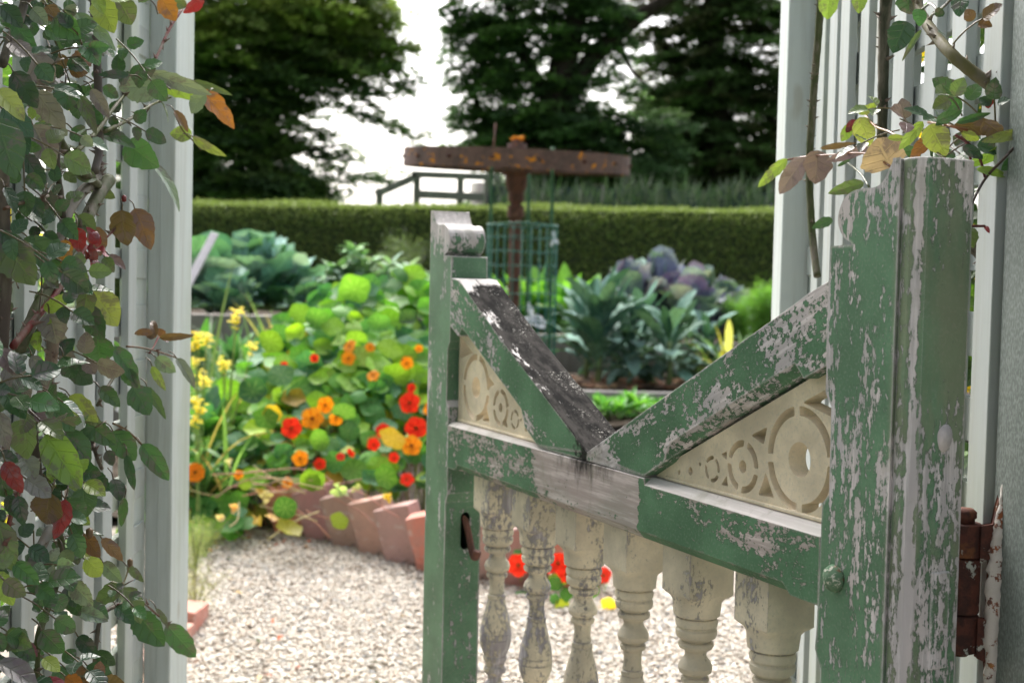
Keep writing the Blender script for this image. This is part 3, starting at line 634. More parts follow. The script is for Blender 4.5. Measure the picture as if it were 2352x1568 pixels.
hand2 = [(430,35,440,152,125,'G'),(498,82,622,228,72,'G'),(280,125,322,222,82,'D'),(222,298,305,360,78,'G'),(308,298,412,395,75,'L'),(585,258,655,370,98,'G'),(650,258,728,382,38,'M'),(690,130,765,190,62,'S'),(780,132,868,238,46,'S'),(672,168,722,262,36,'L'),(500,455,590,572,95,'G'),(382,420,500,505,85,'G'),(625,512,738,655,82,'G'),(245,365,322,442,82,'G'),(350,360,445,425,52,'M'),(288,455,392,572,95,'G'),(-5,370,22,515,85,'P'),(110,400,100,562,135,'M'),(200,470,340,682,140,'L'),(20,170,125,290,95,'P'),(10,268,100,372,85,'D'),(22,588,88,715,72,'R'),(225,728,195,862,132,'B'),(288,755,260,918,78,'R'),(370,698,376,825,95,'G'),(500,665,535,748,65,'D'),(400,645,475,710,65,'D'),(345,628,398,672,48,'D'),(550,748,538,868,36,'G'),(-10,850,42,1062,105,'M'),(-10,1075,48,1212,85,'L'),(450,928,538,1012,52,'B'),(378,1015,450,1095,75,'Y'),(455,1035,525,1112,62,'S'),(540,1140,425,1205,80,'M'),(545,1145,618,1285,92,'M'),(605,1258,710,1390,115,'G'),(735,1308,855,1445,88,'G'),(690,1238,745,1315,30,'M'),(515,1228,582,1292,62,'D'),(65,1035,158,1122,72,'G'),(345,1248,462,1285,62,'S'),(185,1335,272,1435,95,'G'),(345,1362,418,1438,62,'D'),(425,1428,502,1485,56,'D'),(385,1490,490,1570,92,'D'),(110,1395,168,1442,42,'R'),(190,1458,258,1505,62,'Y'),(-10,1475,165,1565,105,'P'),(200,1545,290,1590,60,'R'),(290,1540,360,1580,60,'O'),(320,1125,398,1215,82,'S'),(50,1368,145,1455,72,'G'),(440,260,520,330,60,'G'),(450,120,400,170,50,'D'),(540,180,610,255,55,'G'),(470,540,500,600,50,'D'),(560,560,590,700,40,'D'),(420,440,340,500,50,'D'),(560,1050,632,1112,36,'M'),(280,980,310,1040,60,'M'),(330,960,390,1010,60,'Y'),(370,910,430,1000,70,'B'),(140,120,210,240,60,'P'),(150,380,265,440,60,'V'),(0,90,60,190,70,'V'),(80,740,100,860,60,'D'),(100,570,150,650,90,'S'),(30,740,80,830,60,'D'),(320,860,350,920,60,'G')]
for H_, cf in ((hand1, c1), (hand2, c2)):
    for (bx, by, tx, ty, w, c) in H_:
        b = cf(bx, by); t = cf(tx, ty); Y = Ydep((b[0]+t[0])/2, crng.uniform(-.04, .02)); dy = crng.uniform(-.006, .012)
        RL.lf(at(*b, Y), at(*t, Y-dy), w*.51*Y/3000, c)
        bb = at(*b, Y); aw = nrm(at(*b, Y)-at(*t, Y)); RL.twig([bb, bb+aw*.008+[0, .004, 0], bb+aw*.016+[-.004, .012, -.003]], .0009, (.12, .09, .04))
def cn(P, r, col, th, x=None, dj=0, cf=c1, **k):
    RL.cane([at(*cf(*p), Ydep(cf(*p)[0], .04+dj)) for p in P], r, col, th, **k)
GRY = (.20, .18, .16); OLV = (.07, .085, .035); RED = (.16, .03, .03); DK = (.06, .05, .04)
cn([(430,-60),(438,150),(448,330),(455,560),(455,700),(435,790)], .0050, (.13,.11,.11), 26)
cn([(455,760),(440,820),(370,890),(310,980),(285,1080),(250,1180)], .0062, GRY, 22, dj=.02)
cn([(255,600),(300,690),(380,785),(450,850)], .0052, OLV, 6)
cn([(500,825),(450,900),(395,1010),(330,1130),(250,1270),(170,1420),(90,1600)], [.0085,.0075,.0065,.007], OLV, 14)
cn([(395,1130),(330,1245),(240,1370),(150,1480),(60,1590)], [.0026,.0034,.004], RED, 14, dj=-.02)
cn([(345,700),(440,610),(520,500),(578,430)], [.0030,.0024,.0018], (.08,.09,.03), 8, dj=-.03)
cn([(480,605),(600,545),(700,480),(785,448)], [.0026,.002,.0014], (.09,.10,.03), 6, dj=-.03)
cn([(835,45),(780,130),(730,240),(680,345)], [.0022,.0022,.0018], RED, 6, dj=-.02)
cn([(115,0),(90,90),(45,190),(10,300)], .0045, DK, 6)
cn([(10,700),(15,850),(22,1100),(25,1300),(10,1600)], .0062, (.09,.07,.06), 26)
cn([(270,600),(262,760),(280,900),(290,1000)], .0036, DK, 12)
cn([(20,960),(90,935),(150,925),(220,900)], .0018, (.10,.05,.03), 4, dj=-.03)
cn([(480,1100),(520,1060),(560,1010)], .0013, RED, 2, dj=-.04)
cn([(800,520),(840,600),(890,650),(925,690)], .0011, (.14,.10,.05), 0, dj=-.03)
k2 = dict(cf=c2)
cn([(235,40),(225,160),(200,260),(165,360)], [.0070,.0066,.0066], (.24,.17,.13), 30, **k2)
cn([(165,360),(150,480),(170,650),(175,820)], .0045, DK, 12, **k2)
cn([(228,850),(265,920),(272,1030),(240,1160),(195,1280),(165,1400),(160,1590)], .0040, OLV, 14, **k2)
cn([(225,880),(185,960),(140,1040)], .0055, (.16,.16,.15), 3, **k2)
cn([(90,700),(50,820),(20,960)], .0026, RED, 6, dj=-.03, **k2)
cn([(400,470),(425,560),(450,620)], .0024, DK, 6, **k2)
cn([(525,180),(470,270),(430,340)], .0020, (.08,.08,.04), 4, **k2)
cn([(415,1570),(425,1400),(450,1270),(520,1220)], .0028, DK, 6, **k2)
cn([(575,1030),(560,1090),(540,1140)], .0010, (.12,.10,.04), 0, dj=-.03, **k2)
cn([(560,80),(620,85),(690,100),(780,130)], .0013, (.13,.07,.04), 2, dj=-.03, **k2)
cn([(700,40),(680,80),(660,110)], .0013, RED, 0, dj=-.03, **k2)
cn([(520,1220),(610,1200),(700,1270),(745,1310)], .0013, (.12,.05,.03), 2, dj=-.03, **k2)
cn([(500,420),(560,450),(625,512)], .0013, (.12,.07,.03), 2, dj=-.03, **k2)
# red bud and curled shoots
for (x, y, cf, r) in ((570, 912, c1, .0035), (575, 1035, c2, .0042), (395, 905, c2, .005)):
    p = cf(x, y); Y = Ydep(p[0], -.03); ico(RL.fol, at(*p, Y)-RL.loc, r, LC['R'] if cf is c1 else LC['B'], RL.rng, (1, 1, 1.5))
for k in range(9):
    p = c1(430+crng.uniform(-40, 40), 1150+crng.uniform(-40, 50)); Y = Ydep(p[0], -.05); b = at(*p, Y); RL.lf(b, b+crng.normal(0, .012, 3), .010, 'R', bend=.8)
for k in range(7):
    p = c2(700+crng.uniform(-25, 25), 35+crng.uniform(-15, 25)); Y = Ydep(p[0], -.05); b = at(*p, Y); RL.lf(b, b+crng.normal(0, .011, 3), .009, 'B', bend=.9)
# filler foliage nearer the trellis
rg = np.random.default_rng(21)
for k in range(240):
    X = rg.uniform(-.555, -.47); Y = rg.uniform(1.16, 1.62); z = rg.uniform(.38, 1.55)
    xx = 1176+3000*X/Y
    if xx > 150 and rg.random() < .78: continue
    if abs(z-1.0) < .22 and xx > 120 and rg.random() < .75: continue
    c = rg.choice(['G', 'D', 'D', 'M', 'P', 'S', 'L', 'B'], p=[.34, .30, .07, .14, .04, .05, .04, .02])
    RL.compound(np.array([X, Y, z]), nrm([rg.uniform(-.1, 1), rg.uniform(-.6, .6), rg.uniform(-.5, .5)]), c, rg.uniform(.018, .030), 5 if rg.random() < .5 else 3)
RL.finish()
# --- right rose
RR = Rose((.44, 1.7, 0), 'rose climbing the right trellis with thick thorny canes and pale speckled leaves')
def c6(px, py): return ((1850+px*.3827)*.9423, py*.3606)
def Yr(x): return 1.28+.0 if x > 2300 else max(1.30, min(1.92, 3000*.435/(x-1176)))
def cr(P, r, col, th, dj=0, tl=.008, **k): RR.cane([at(*c6(*p), Yr(c6(*p)[0])+dj) for p in P], r, col, th, tl, **k)
OL2 = (.085, .085, .035)
cr([(400,-80),(390,60),(372,300),(355,500),(338,750),(325,950),(322,1150),(330,1350),(350,1600),(372,1760)], .0055, (.06,.075,.03), 34, tl=.006)
cr([(820,-80),(800,120),(795,300),(790,600),(783,880)], [.0075,.0062], (.035,.04,.025), 22, .03)
cr([(985,-60),(1030,80),(1110,210),(1240,360),(1400,490),(1540,590)], [.0052,.0058,.0066], (.13,.12,.055), 16)
cr([(1560,640),(1570,540),(1560,430)], [.014,.013,.009], (.10,.09,.08), 12, tl=.01, dj=.01)
cr([(1575,480),(1590,300),(1610,150),(1640,-60)], [.0085,.0075,.008], (.055,.045,.03), 6, dj=.01)
cr([(1590,620),(1650,700),(1690,800)], [.012,.010], (.07,.065,.055), 6, dj=.01)
cr([(1360,1560),(1420,1620),(1560,1700),(1660,1770)], [.007,.0075], (.04,.04,.03), 8, dj=.03)
for P, c in (([(1280,870),(1350,930),(1400,990),(1440,1130)], RED), ([(1660,900),(1560,1010),(1440,1140),(1360,1290),(1330,1400)], (.06,.035,.02)), ([(700,1190),(650,1110),(570,1040)], (.07,.09,.03)), ([(840,1062),(690,980),(480,985),(290,1000),(170,1020)], (.2,.07,.03)), ([(905,890),(830,840),(740,805),(680,740)], (.3,.12,.04)), ([(1250,860),(1330,920),(1350,1040)], RED), ([(1080,930),(1180,1010)], (.09,.08,.03)), ([(1100,100),(1180,40),(1240,-20)], (.08,.09,.03)), ([(1040,60),(1090,25),(1130,60),(1140,90)], (.08,.09,.03)), ([(1080,780),(1200,800),(1330,830)], (.25,.1,.04)), ([(1350,1440),(1440,1440)], RED)):
    RR.twig([at(*c6(*p), Yr(c6(*p)[0])-.035) for p in P], .0014, c)
hand3 = [(180,1012,12,1172,62,'L'),(290,1008,145,1202,112,'V'),(375,958,362,1148,155,'V'),(695,938,452,1020,60,'V'),(845,1065,760,905,265,'K'),(668,1165,472,1222,72,'M'),(640,748,700,912,115,'Y'),(630,722,772,665,52,'Y'),(585,795,535,892,62,'L'),(390,945,602,915,32,'B'),(1045,775,908,935,62,'L'),(1112,855,972,998,75,'O'),(1085,795,1180,968,145,'Y'),(1130,770,1292,712,62,'D'),(1255,785,1462,722,42,'G'),(1290,845,1398,885,52,'Y'),(1240,800,1560,815,92,'B'),(1650,895,1358,1072,82,'L'),(1700,840,1455,890,62,'Y'),(1385,1078,1592,1108,52,'L'),(1390,925,1562,950,110,'D'),(940,138,865,305,140,'D'),(950,-40,950,82,125,'D'),(1010,58,1035,145,82,'G'),(1035,190,922,355,32,'M'),(1290,-30,1270,82,95,'D'),(455,-60,430,105,105,'L'),(640,-30,638,68,82,'L'),(1460,620,1462,685,52,'R'),(468,1395,358,1440,55,'G'),(1430,770,1540,860,120,'B'),(500,1060,590,1010,20,'G'),(1200,730,1140,790,50,'D'),(1350,1450,1360,1560,70,'M'),(1440,1440,1465,1475,25,'R'),(1020,1010,930,930,60,'G'),(620,765,560,830,50,'R'),(530,1560,560,1700,60,'D'),(1190,230,1150,200,50,'D'),(-30+1200,60,1130,100,55,'D'),(820,880,930,880,40,'L'),(1620,1010,1560,1080,60,'G'),(1300,930,1420,1000,60,'D')]
for (bx, by, tx, ty, w, c) in hand3:
    b = c6(bx, by); t = c6(tx, ty); Y = Yr((b[0]+t[0])/2)-.04+crng.uniform(-.02, .02)
    RR.lf(at(*b, Y), at(*t, Y-crng.uniform(-.005, .01)), w*.37*Y/3000, c, bend=crng.uniform(.05, .4))
rg = np.random.default_rng(33)
for k in range(22):
    px, py = rg.uniform(880, 1680), rg.uniform(660, 980)+(0 if rg.random() < .8 else -560); xy = c6(px, py); p = at(*xy, Yr(xy[0])+rg.uniform(-.03, .05))
    RR.compound(p, nrm([rg.uniform(-1, 1), rg.uniform(-.5, .3), rg.uniform(-.4, .5)]), rg.choice(['G', 'D', 'L', 'M', 'V', 'B']), rg.uniform(.018, .028), 3)
RR.finish()
# ================================================================== GROUND
M['earth'] = simple_mat('dark garden earth', (.055, .042, .030), .95, .5, 18, .1, .8, .02, c2=(.028, .022, .016))
M['gbase'] = simple_mat('gravel bed', (.30, .27, .23), .95, .4, 40, .2, .5, .01, c2=(.16, .14, .12))
M['grass'] = simple_mat('rough grass', (.05, .09, .025), .95, .5, 8, .1, .6, .03, c2=(.03, .06, .018))
me = bpy.data.meshes.new('ground'); me.from_pydata([(-200, -20, -.02), (200, -20, -.02), (200, 300, -.02), (-200, 300, -.02)], [], [(0, 1, 2, 3)]); me.materials.append(M['grass'])
tag(link(bpy.data.objects.new('ground', me)), 'rough grassy ground stretching to the trees', kind='structure')
me = bpy.data.meshes.new('path'); me.from_pydata([(-1.6, -2, 0), (2.2, -2, 0), (2.2, 6.6, 0), (-1.6, 6.6, 0)], [], [(0, 1, 2, 3)]); me.materials.append(M['gbase'])
tag(link(bpy.data.objects.new('path', me)), 'pale gravel garden path', kind='structure')
E0 = [gnd(660, 1228), gnd(760, 1247), gnd(880, 1280), gnd(985, 1312), gnd(1100, 1333), gnd(1250, 1352), gnd(1420, 1350)]
EDGE = catmull(E0, 12)
def behind_edge(x, y): return y > np.interp(x, EDGE[:, 0], EDGE[:, 1])
rg = np.random.default_rng(3); SV = []; SCc = []
p_ = (1+5**.5)/2
IV = np.array([[-1, p_, 0], [1, p_, 0], [-1, -p_, 0], [1, -p_, 0], [0, -1, p_], [0, 1, p_], [0, -1, -p_], [0, 1, -p_], [p_, 0, -1], [p_, 0, 1], [-p_, 0, -1], [-p_, 0, 1]])/1.902
IF = np.array([[0, 11, 5], [0, 5, 1], [0, 1, 7], [0, 7, 10], [0, 10, 11], [1, 5, 9], [5, 11, 4], [11, 10, 2], [10, 7, 6], [7, 1, 8], [3, 9, 4], [3, 4, 2], [3, 2, 6], [3, 6, 8], [3, 8, 9], [4, 9, 5], [2, 4, 11], [6, 2, 10], [8, 6, 7], [9, 8, 1]])
NS = 95000
X = rg.uniform(-1.35, 1.0, NS); Y = 2.7+2.9*rg.random(NS)**1.05; X = X*(.75+.25*Y/5.5)
keep = ~((Y > np.interp(X, EDGE[:, 0], EDGE[:, 1], left=9))); X, Y = X[keep], Y[keep]; n = len(X)
r = rg.uniform(.0030, .0066, n)*(1+(rg.random(n) < .06)*.5); sc = np.stack([r*rg.uniform(.9, 1.5, n), r*rg.uniform(.7, 1.1, n), r*rg.uniform(.45, .8, n)], 1)
an = rg.uniform(0, 6.28, n); tx = rg.uniform(-.5, .5, n)
v = IV[None]*(1+.28*(rg.random((n, 12, 1))-.5))*sc[:, None, :]
v = np.stack([v[..., 0], v[..., 1]*np.cos(tx)[:, None]-v[..., 2]*np.sin(tx)[:, None], v[..., 1]*np.sin(tx)[:, None]+v[..., 2]*np.cos(tx)[:, None]], -1)
v = np.stack([v[..., 0]*np.cos(an)[:, None]-v[..., 1]*np.sin(an)[:, None], v[..., 0]*np.sin(an)[:, None]+v[..., 1]*np.cos(an)[:, None], v[..., 2]], -1)
v += np.stack([X, Y, rg.uniform(.001, .009, n)], 1)[:, None, :]
pal = np.array([(.66, .62, .56), (.54, .49, .43), (.72, .70, .66), (.40, .36, .32), (.58, .50, .42), (.36, .37, .38), (.24, .20, .17)])
cc = (pal*[.97, .95, .92])[rg.choice(7, n, p=[.30, .22, .16, .12, .11, .05, .04])]*rg.uniform(.8, 1.12, (n, 1))
mb = MB(); mb.add(v.reshape(-1, 3), [(IF[None]+np.arange(n)[:, None, None]*12).reshape(-1, 3)], None, np.clip(np.repeat(cc, 12, axis=0), 0, .85)); mb.smooth = False
M['stone'] = simple_mat('pebble', (.5, .5, .5), .8, .35, 160, .25, .2, .001, attr=True)
tag(build('gravel', mb, M['stone']), 'loose pale gravel stones covering the path', kind='stuff')
rgl = np.random.default_rng(41); mb = MB()
for k in range(95):
    if k < 60: q = gnd(rgl.uniform(470, 720), rgl.uniform(1165, 1262), .014)
    else: q = gnd(rgl.uniform(450, 1100), rgl.uniform(1240, 1600), .014)
    c = [(.30, .16, .07), (.45, .30, .12), (.16, .10, .06), (.50, .38, .22), (.42, .10, .04), (.10, .13, .05)][rgl.integers(6)]
    leaf(mb, q, nrm(rgl.normal(0, 1, 3)*[1, 1, .15]), nrm([rgl.normal(0, .4), rgl.normal(0, .4), 1]), rgl.uniform(.012, .04), rgl.uniform(.006, .018), vary(c, rgl, .3), 'ovate', rgl.uniform(0, .9), .3, .1, 6, 2, rgl, .2)
M['litter'] = simple_mat('dry leaf litter', (.3, .2, .1), .9, .4, 60, .1, attr=True)
tag(build('leaf_litter', mb, M['litter']), 'dry leaf litter fallen on the gravel', kind='stuff')
# soil beds
def slab(name, x0, x1, y0, y1, z, lab, sd=1, amp=.02, st=.06):
    rg = np.random.default_rng(sd); xs = np.arange(x0, x1+st, st); ys = np.arange(y0, y1+st, st); A_, B_ = np.meshgrid(xs, ys, indexing='ij')
    Z = z+amp*(rg.random(A_.shape)-.5)*2; k = len(ys); i = np.arange(len(xs)-1)[:, None]*k; j = np.arange(k-1)[None, :]
    mb = MB(); mb.add(np.stack([A_, B_, Z], -1).reshape(-1, 3), [np.stack([i+j, i+k+j, i+k+j+1, i+j+1], -1).reshape(-1, 4)])
    o = build(name, mb, M['earth']); return tag(o, lab, kind='structure')
slab('soil', -3.2, 2.6, 5.15, 7.5, .03, 'dark soil behind the brick edging', 1)
ZB, ZC = .30, .50
slab('soil', -.05, 3.4, 8.55, 10.35, ZB, 'dark soil of the middle bed under the kale', 2)
slab('soil', -4.2, 4.2, 10.55, 12.7, ZC, 'dark soil of the rear bed before the hedge', 3)
slab('soil', -.1, 3.2, 7.5, 8.35, .20, 'dark soil of the bed of low seedlings', 5)
# ------------------------------------------------------------------ timber bed edges
M['sleeper'] = white_wood('weathered grey sleeper', base=(.30, .27, .25), dirt=(.17, .15, .13), amt=.7, seed=6, bt=.5)
M['plank'] = white_wood('bleached bed plank', base=(.48, .45, .43), dirt=(.30, .27, .25), amt=.6, seed=8, bt=.4)
def board(name, x0, x1, y0, y1, z0, z1, mat, lab, cat='board', group='timber edges of the vegetable beds'):
    mb = MB(); box(mb, x0-(x0+x1)/2, x1-(x0+x1)/2, y0-(y0+y1)/2, y1-(y0+y1)/2, 0, z1-z0)
    o = build(name, mb, mat, smooth=False, bevel=.006); o.location = ((x0+x1)/2, (y0+y1)/2, z0); return tag(o, lab, cat, group)
board('bed_board', -.05, 3.4, 8.42, 8.50, .0, ZB+.015, M['plank'], 'pale plank edging the bed in front of the kale')
board('bed_board', -.15, 1.12, 10.42, 10.50, .18, ZC+.10, M['sleeper'], 'grey board behind the wire cage and tall kale')
board('bed_board', 1.13, 3.6, 10.42, 10.50, .18, ZC+.06, M['sleeper'], 'grey board behind the leeks')
board('bed_board', -2.9, -1.05, 7.55, 7.62, .0, .78, M['sleeper'], 'broad grey timber board in front of the left cabbages')
board('bed_board', -1.04, -.16, 8.9, 8.97, .0, .80, M['sleeper'], 'grey timber board behind the nasturtium mound')
slab('soil', -4.2, -.2, 7.62, 10.40, .72, 'dark soil of the raised left bed under the cabbages', 4)
# ------------------------------------------------------------------ bricks
def brick_mat():
    N = NT('old mossy brick'); a = N.n('Attribute', attribute_name='tint').outputs['Color']; v = N.coord(); n = N.noise(v, 14, 6, .65); n2 = N.noise(v, 60, 5, .7); n3 = N.noise(v, 22, 3, .6)
    c = N.mix(N.math('MULTIPLY', N.sm(n, .42, .6), .45), a, (.36, .25, .22)); c = N.mix(N.math('MULTIPLY', N.sm(n3, .58, .66), .5), c, (.50, .44, .40))
    c = N.mix(N.math('MULTIPLY', N.sm(n2, .6, .7), .4), c, (.09, .06, .05)); ox = xyz(N)
    c = N.mix(N.math('MULTIPLY', N.sm(N.math('ADD', N.math('MULTIPLY', ox[2], -5), n2), .35, .55), .75), c, (.04, .045, .02))
    return N.out(c, .9, N.bump(N.math('ADD', n2, n), .7, .004), .2)
M['brick'] = brick_mat()
arc = np.concatenate([[0], np.cumsum(np.linalg.norm(np.diff(EDGE, axis=0), axis=1))])
rg = np.random.default_rng(8); nb = int(arc[-1]/.170)
blab = ['grey brown brick half under nasturtium leaves', 'grey pink tilted brick, narrow in view', 'grey tilted brick with a leaf in front', 'tilted brick with a bright salmon corner', 'tilted brick flushed dark pink at its top', 'brick cut off by the gate post', 'brick behind the latch post', 'brick seen between the first balusters', 'brick under the red nasturtiums', 'shaded brick behind the second baluster', 'last shaded bricks behind the balusters', 'hidden end brick']
for k in range(nb):
    s = .05+k*.170; p = np.array([np.interp(s, arc, EDGE[:, q]) for q in range(3)]); q = np.array([np.interp(s+.05, arc, EDGE[:, j]) for j in range(3)]); t = nrm(q-p)
    mb = MB(); bm = bmesh.new(); bmesh.ops.create_cube(bm, size=1); bmesh.ops.scale(bm, vec=(.149, .080, .255), verts=bm.verts)
    bmesh.ops.subdivide_edges(bm, edges=bm.edges, cuts=3, use_grid_fill=True)
    for vv in bm.verts: vv.co += Vector(rg.normal(0, .0011, 3)); 
    for vv in bm.verts: vv.co.z += .095
    V = np.array([vv.co[:] for vv in bm.verts]); F = np.array([[x.index for x in f.verts] for f in bm.faces]); bm.free()
    c = [(.58, .22, .17), (.42, .25, .21), (.64, .22, .17), (.48, .30, .26)][rg.integers(4)]
    mb.add(V, [F], None, vary(c, rg, .15, .1)); mb.smooth = False
    o = build('edging_brick', mb, M['brick'], bevel=.004); o.location = (p[0], p[1]+.05, -.01); o.rotation_euler = (0, 0, 0)
    o.rotation_euler = (Matrix.Rotation(math.atan2(t[1], t[0])+rad(22), 3, 'Z') @ Matrix.Rotation(rad(-16+rg.uniform(-4, 4)), 3, 'Y') @ Matrix.Rotation(rad(6), 3, 'X')).to_euler()
    tag(o, 'old %s' % blab[min(k, len(blab)-1)], 'brick', 'tilted bricks edging the flower bed')
for k, (x, y) in enumerate(((452, 1440), (462, 1500), (466, 1568), (470, 1650))):
    mb = MB(); bm = bmesh.new(); bmesh.ops.create_cube(bm, size=1); bmesh.ops.scale(bm, vec=(.072, .215, .10), verts=bm.verts); bmesh.ops.subdivide_edges(bm, edges=bm.edges, cuts=3, use_grid_fill=True)
    for vv in bm.verts: vv.co += Vector(rg.normal(0, .001, 3)); vv.co.z += .05
    V = np.array([vv.co[:] for vv in bm.verts]); F = np.array([[x_.index for x_ in f.verts] for f in bm.faces]); bm.free()
    mb.add(V, [F], None, [(.52, .22, .17), (.55, .27, .21), (.58, .33, .26), (.5, .3, .2)][k]); mb.smooth = False
    o = build('edging_brick', mb, M['brick'], bevel=.004); q = (-.905+.012*k, 3.66-k*.235, -.035); o.location = q; o.rotation_euler = (rad(-6), rad(5), rad(2))
    tag(o, ['farthest salmon brick beside the left white post', 'second salmon brick along the left path edge', 'pale worn brick at the lower left of the path', 'nearest pale brick at the foot of the left post'][k], 'brick', 'salmon bricks along the left of the path')
# ------------------------------------------------------------------ plants
M['nast'] = leaf_mat('nasturtium leaf', mamt=.0, rough=.5, trans=.38, vein=.5, radial=True, pale=(.6, .68, .35), bs=.2, spec=.2)
M['petal'] = simple_mat('petal', (1, 0, 0), .5, .15, 60, .25, .1, .001, attr=True, trans=.3)
M['veg'] = leaf_mat('glaucous leaf', mamt=0, rough=.65, trans=.12, vein=.5, vk=7, pale=(.45, .6, .5), bs=.5, spec=.25, crinkle=.8, cs=40)
M['kale'] = leaf_mat('savoyed kale leaf', mamt=.25, mott=(.02, .05, .035), rough=.75, trans=.08, vein=.25, vk=6, pale=(.35, .5, .35), spec=.15, bs=1.0, crinkle=1.2, cs=75)
M['green'] = leaf_mat('fresh green leaf', mamt=0, rough=.5, trans=.3, vein=.25, vk=8, bs=.25, spec=.25)
M['stem'] = simple_mat('green stem', (.16, .26, .06), .6, .3, 40, attr=True)
def flower(parent, p, n, r, col, col2, rng, name='flower', npet=5):
    mb = MB(); n = nrm(n); a = nrm(np.cross(n, [.2, .1, .97])); b = np.cross(n, a); ph = rng.random()*6
    for k in range(npet):
        t = ph+k*2*math.pi/npet; d = a*math.cos(t)+b*math.sin(t)
        leaf(mb, n*(-r*.2), nrm(d+n*.55), n, r*1.12, r*1.02, vary(col, rng, .12, .05), 'round', .55, .08, .05, 6, 4, rng, .05, rf=3)
    ico(mb, (0, 0, 0), r*.14, col2, rng, jit=.3)
    tube(mb, [-n*r*.1, -n*r*.6, -n*r*1.1+np.array([0, 0, -r*.5])], [r*.2, r*.1, r*.03], 6, col2)
    mb.V = [v+np.asarray(p) for v in mb.V]; return build(name, mb, M['petal'], parent)
RED_, ORA, YEL = (.85, .035, .010), (.95, .32, .010), (.85, .55, .02)
def nast_plant(loc, label, surf, nleaf, flowers, seed, rsize=(.036, .070), yellow=.05, yl=(), wl=()):
    root = empty('nasturtium', loc, 0, label, 'nasturtium', 'nasturtiums'); rng = np.random.default_rng(seed); loc = np.array(loc, float)
    L = MB(); S = MB()
    for k in range(nleaf):
        u, v = rng.random(2); dep = rng.random()**1.8; p, n = surf(u, v); p = np.array(p); n = nrm(n)
        p = p-n*dep*.22+rng.normal(0, .015, 3)
        low = v < .45
        pal = [(.13, .33, .05), (.085, .24, .065), (.22, .42, .04), (.34, .52, .04), (.065, .20, .09)]
        w = [.30, .25, .18, .07, .20] if low else [.27, .20, .26, .10, .17]
        c = pal[rng.choice(5, p=w)]
        if rng.random() < yellow*(1.7 if low else .4): c = [(.55, .45, .03), (.50, .30, .05), (.40, .42, .06)][rng.integers(3)]
        r = rng.uniform(*rsize)*(1-.25*low)*(1-.25*dep)
        if v < .16 and u > .35 and loc[0] < 0: continue
        nn = nrm(n*.6+nrm(CAM-p)*.45+np.array([0, 0, .45])+rng.normal(0, .30, 3))
        c_ = vary(c, rng, .2, .08); disc_leaf(L, p-loc, nn, r, c_, rng, rng.uniform(-.15, .35), rng.uniform(.06, .15), rng.integers(4, 7))
        e = p-n*.22-np.array([0, 0, .12+.1*rng.random()])+rng.normal(0, .03, 3); m_ = (p+e)/2+rng.normal(0, .02, 3)
        e[2] = max(e[2], .02); m_[2] = max(m_[2], .03)
        if rng.random() < .8: tube(S, catmull(np.array([p-loc, m_-loc, e-loc]), 3), .0022, 5, vary((.24, .32, .09) if rng.random() < .7 else (.34, .18, .10), rng))
    for (p, r, c, n) in yl: disc_leaf(L, np.array(p)-loc, nrm(np.array(n)+rng.normal(0, .22, 3)), r*.92, vary(np.array(c)*(.82 if c[0] < .5 else 1.1), rng, .15), rng, rng.uniform(-.1, .4), rng.uniform(.06, .14), rng.integers(4, 7))
    for (p, r, c, n) in wl:
        for q in range(2): d = nrm(rng.normal(0, 1, 3)+[0, 0, -.5]); leaf(L, np.array(p)-loc-d*r, d, nrm(np.array(n)+rng.normal(0, .5, 3)), r*2.0, r*rng.uniform(.9, 1.5), vary(c, rng, .2), 'ovate', rng.uniform(.4, 1.3), .45, .12, 9, 4, rng, .2, rf=3)
    build('foliage', L, M['nast'], root); build('stems', S, M['stem'], root)
    for (p, r, c, n) in flowers: 
        o = flower(root, np.array(p)-loc, n, r, c, (.35, .08, .01), rng)
        o['label'] = 'red trumpet flower' if c is RED_ else 'orange trumpet flower'
    return root, rng
def msurf(u, v):                      # face of the mound towards the path
    y0 = 4.72+1.35*v**.9; w = 1.0-.22*v**3; sk = .10*v
    xl, xr = -1.42+.42*v**1.5, -.12
    x = xl+(xr-xl)*u; prof = 1-abs((u-.6)*1.25)**2.6*.40
    z = .04+.98*v**.85*prof
    return (x, y0-.10*math.sin(math.pi*u)+.12*(1-v)*(1-u), z), (.25*(u-.6), -.8, .65)
fl = []
rgf = np.random.default_rng(17)
for (x, y, r, c) in ((670, 982, 21, RED_), (940, 924, 21, RED_), (955, 982, 22, RED_), (717, 960, 22, ORA), (802, 795, 15, ORA), (800, 822, 14, ORA), (850, 797, 10, ORA), (935, 833, 13, ORA), (772, 962, 14, ORA), (748, 930, 17, ORA), (857, 862, 13, ORA), (945, 1022, 20, ORA), (722, 822, 9, RED_), (652, 838, 8, RED_), (880, 988, 15, RED_), (858, 1020, 13, RED_), (735, 1065, 12, RED_), (690, 1052, 16, ORA), (935, 1100, 14, RED_), (945, 890, 9, RED_), (962, 800, 8, ORA), (990, 940, 15, ORA), (548, 1090, 10, ORA), (610, 975, 8, RED_), (805, 1040, 10, RED_), (905, 1050, 11, RED_), (782, 1048, 9, RED_), (660, 1108, 11, ORA)):
    v = np.clip((1165-y)/520, 0, 1); Y = 4.62+1.25*v**.9; p = at(x, y, Y-.08); fl.append((p, r*1.14*Y/3000, c, nrm(nrm(CAM-p)+rgf.normal(0, .25, 3)+np.array([0, 0, .15]))))
yl = []
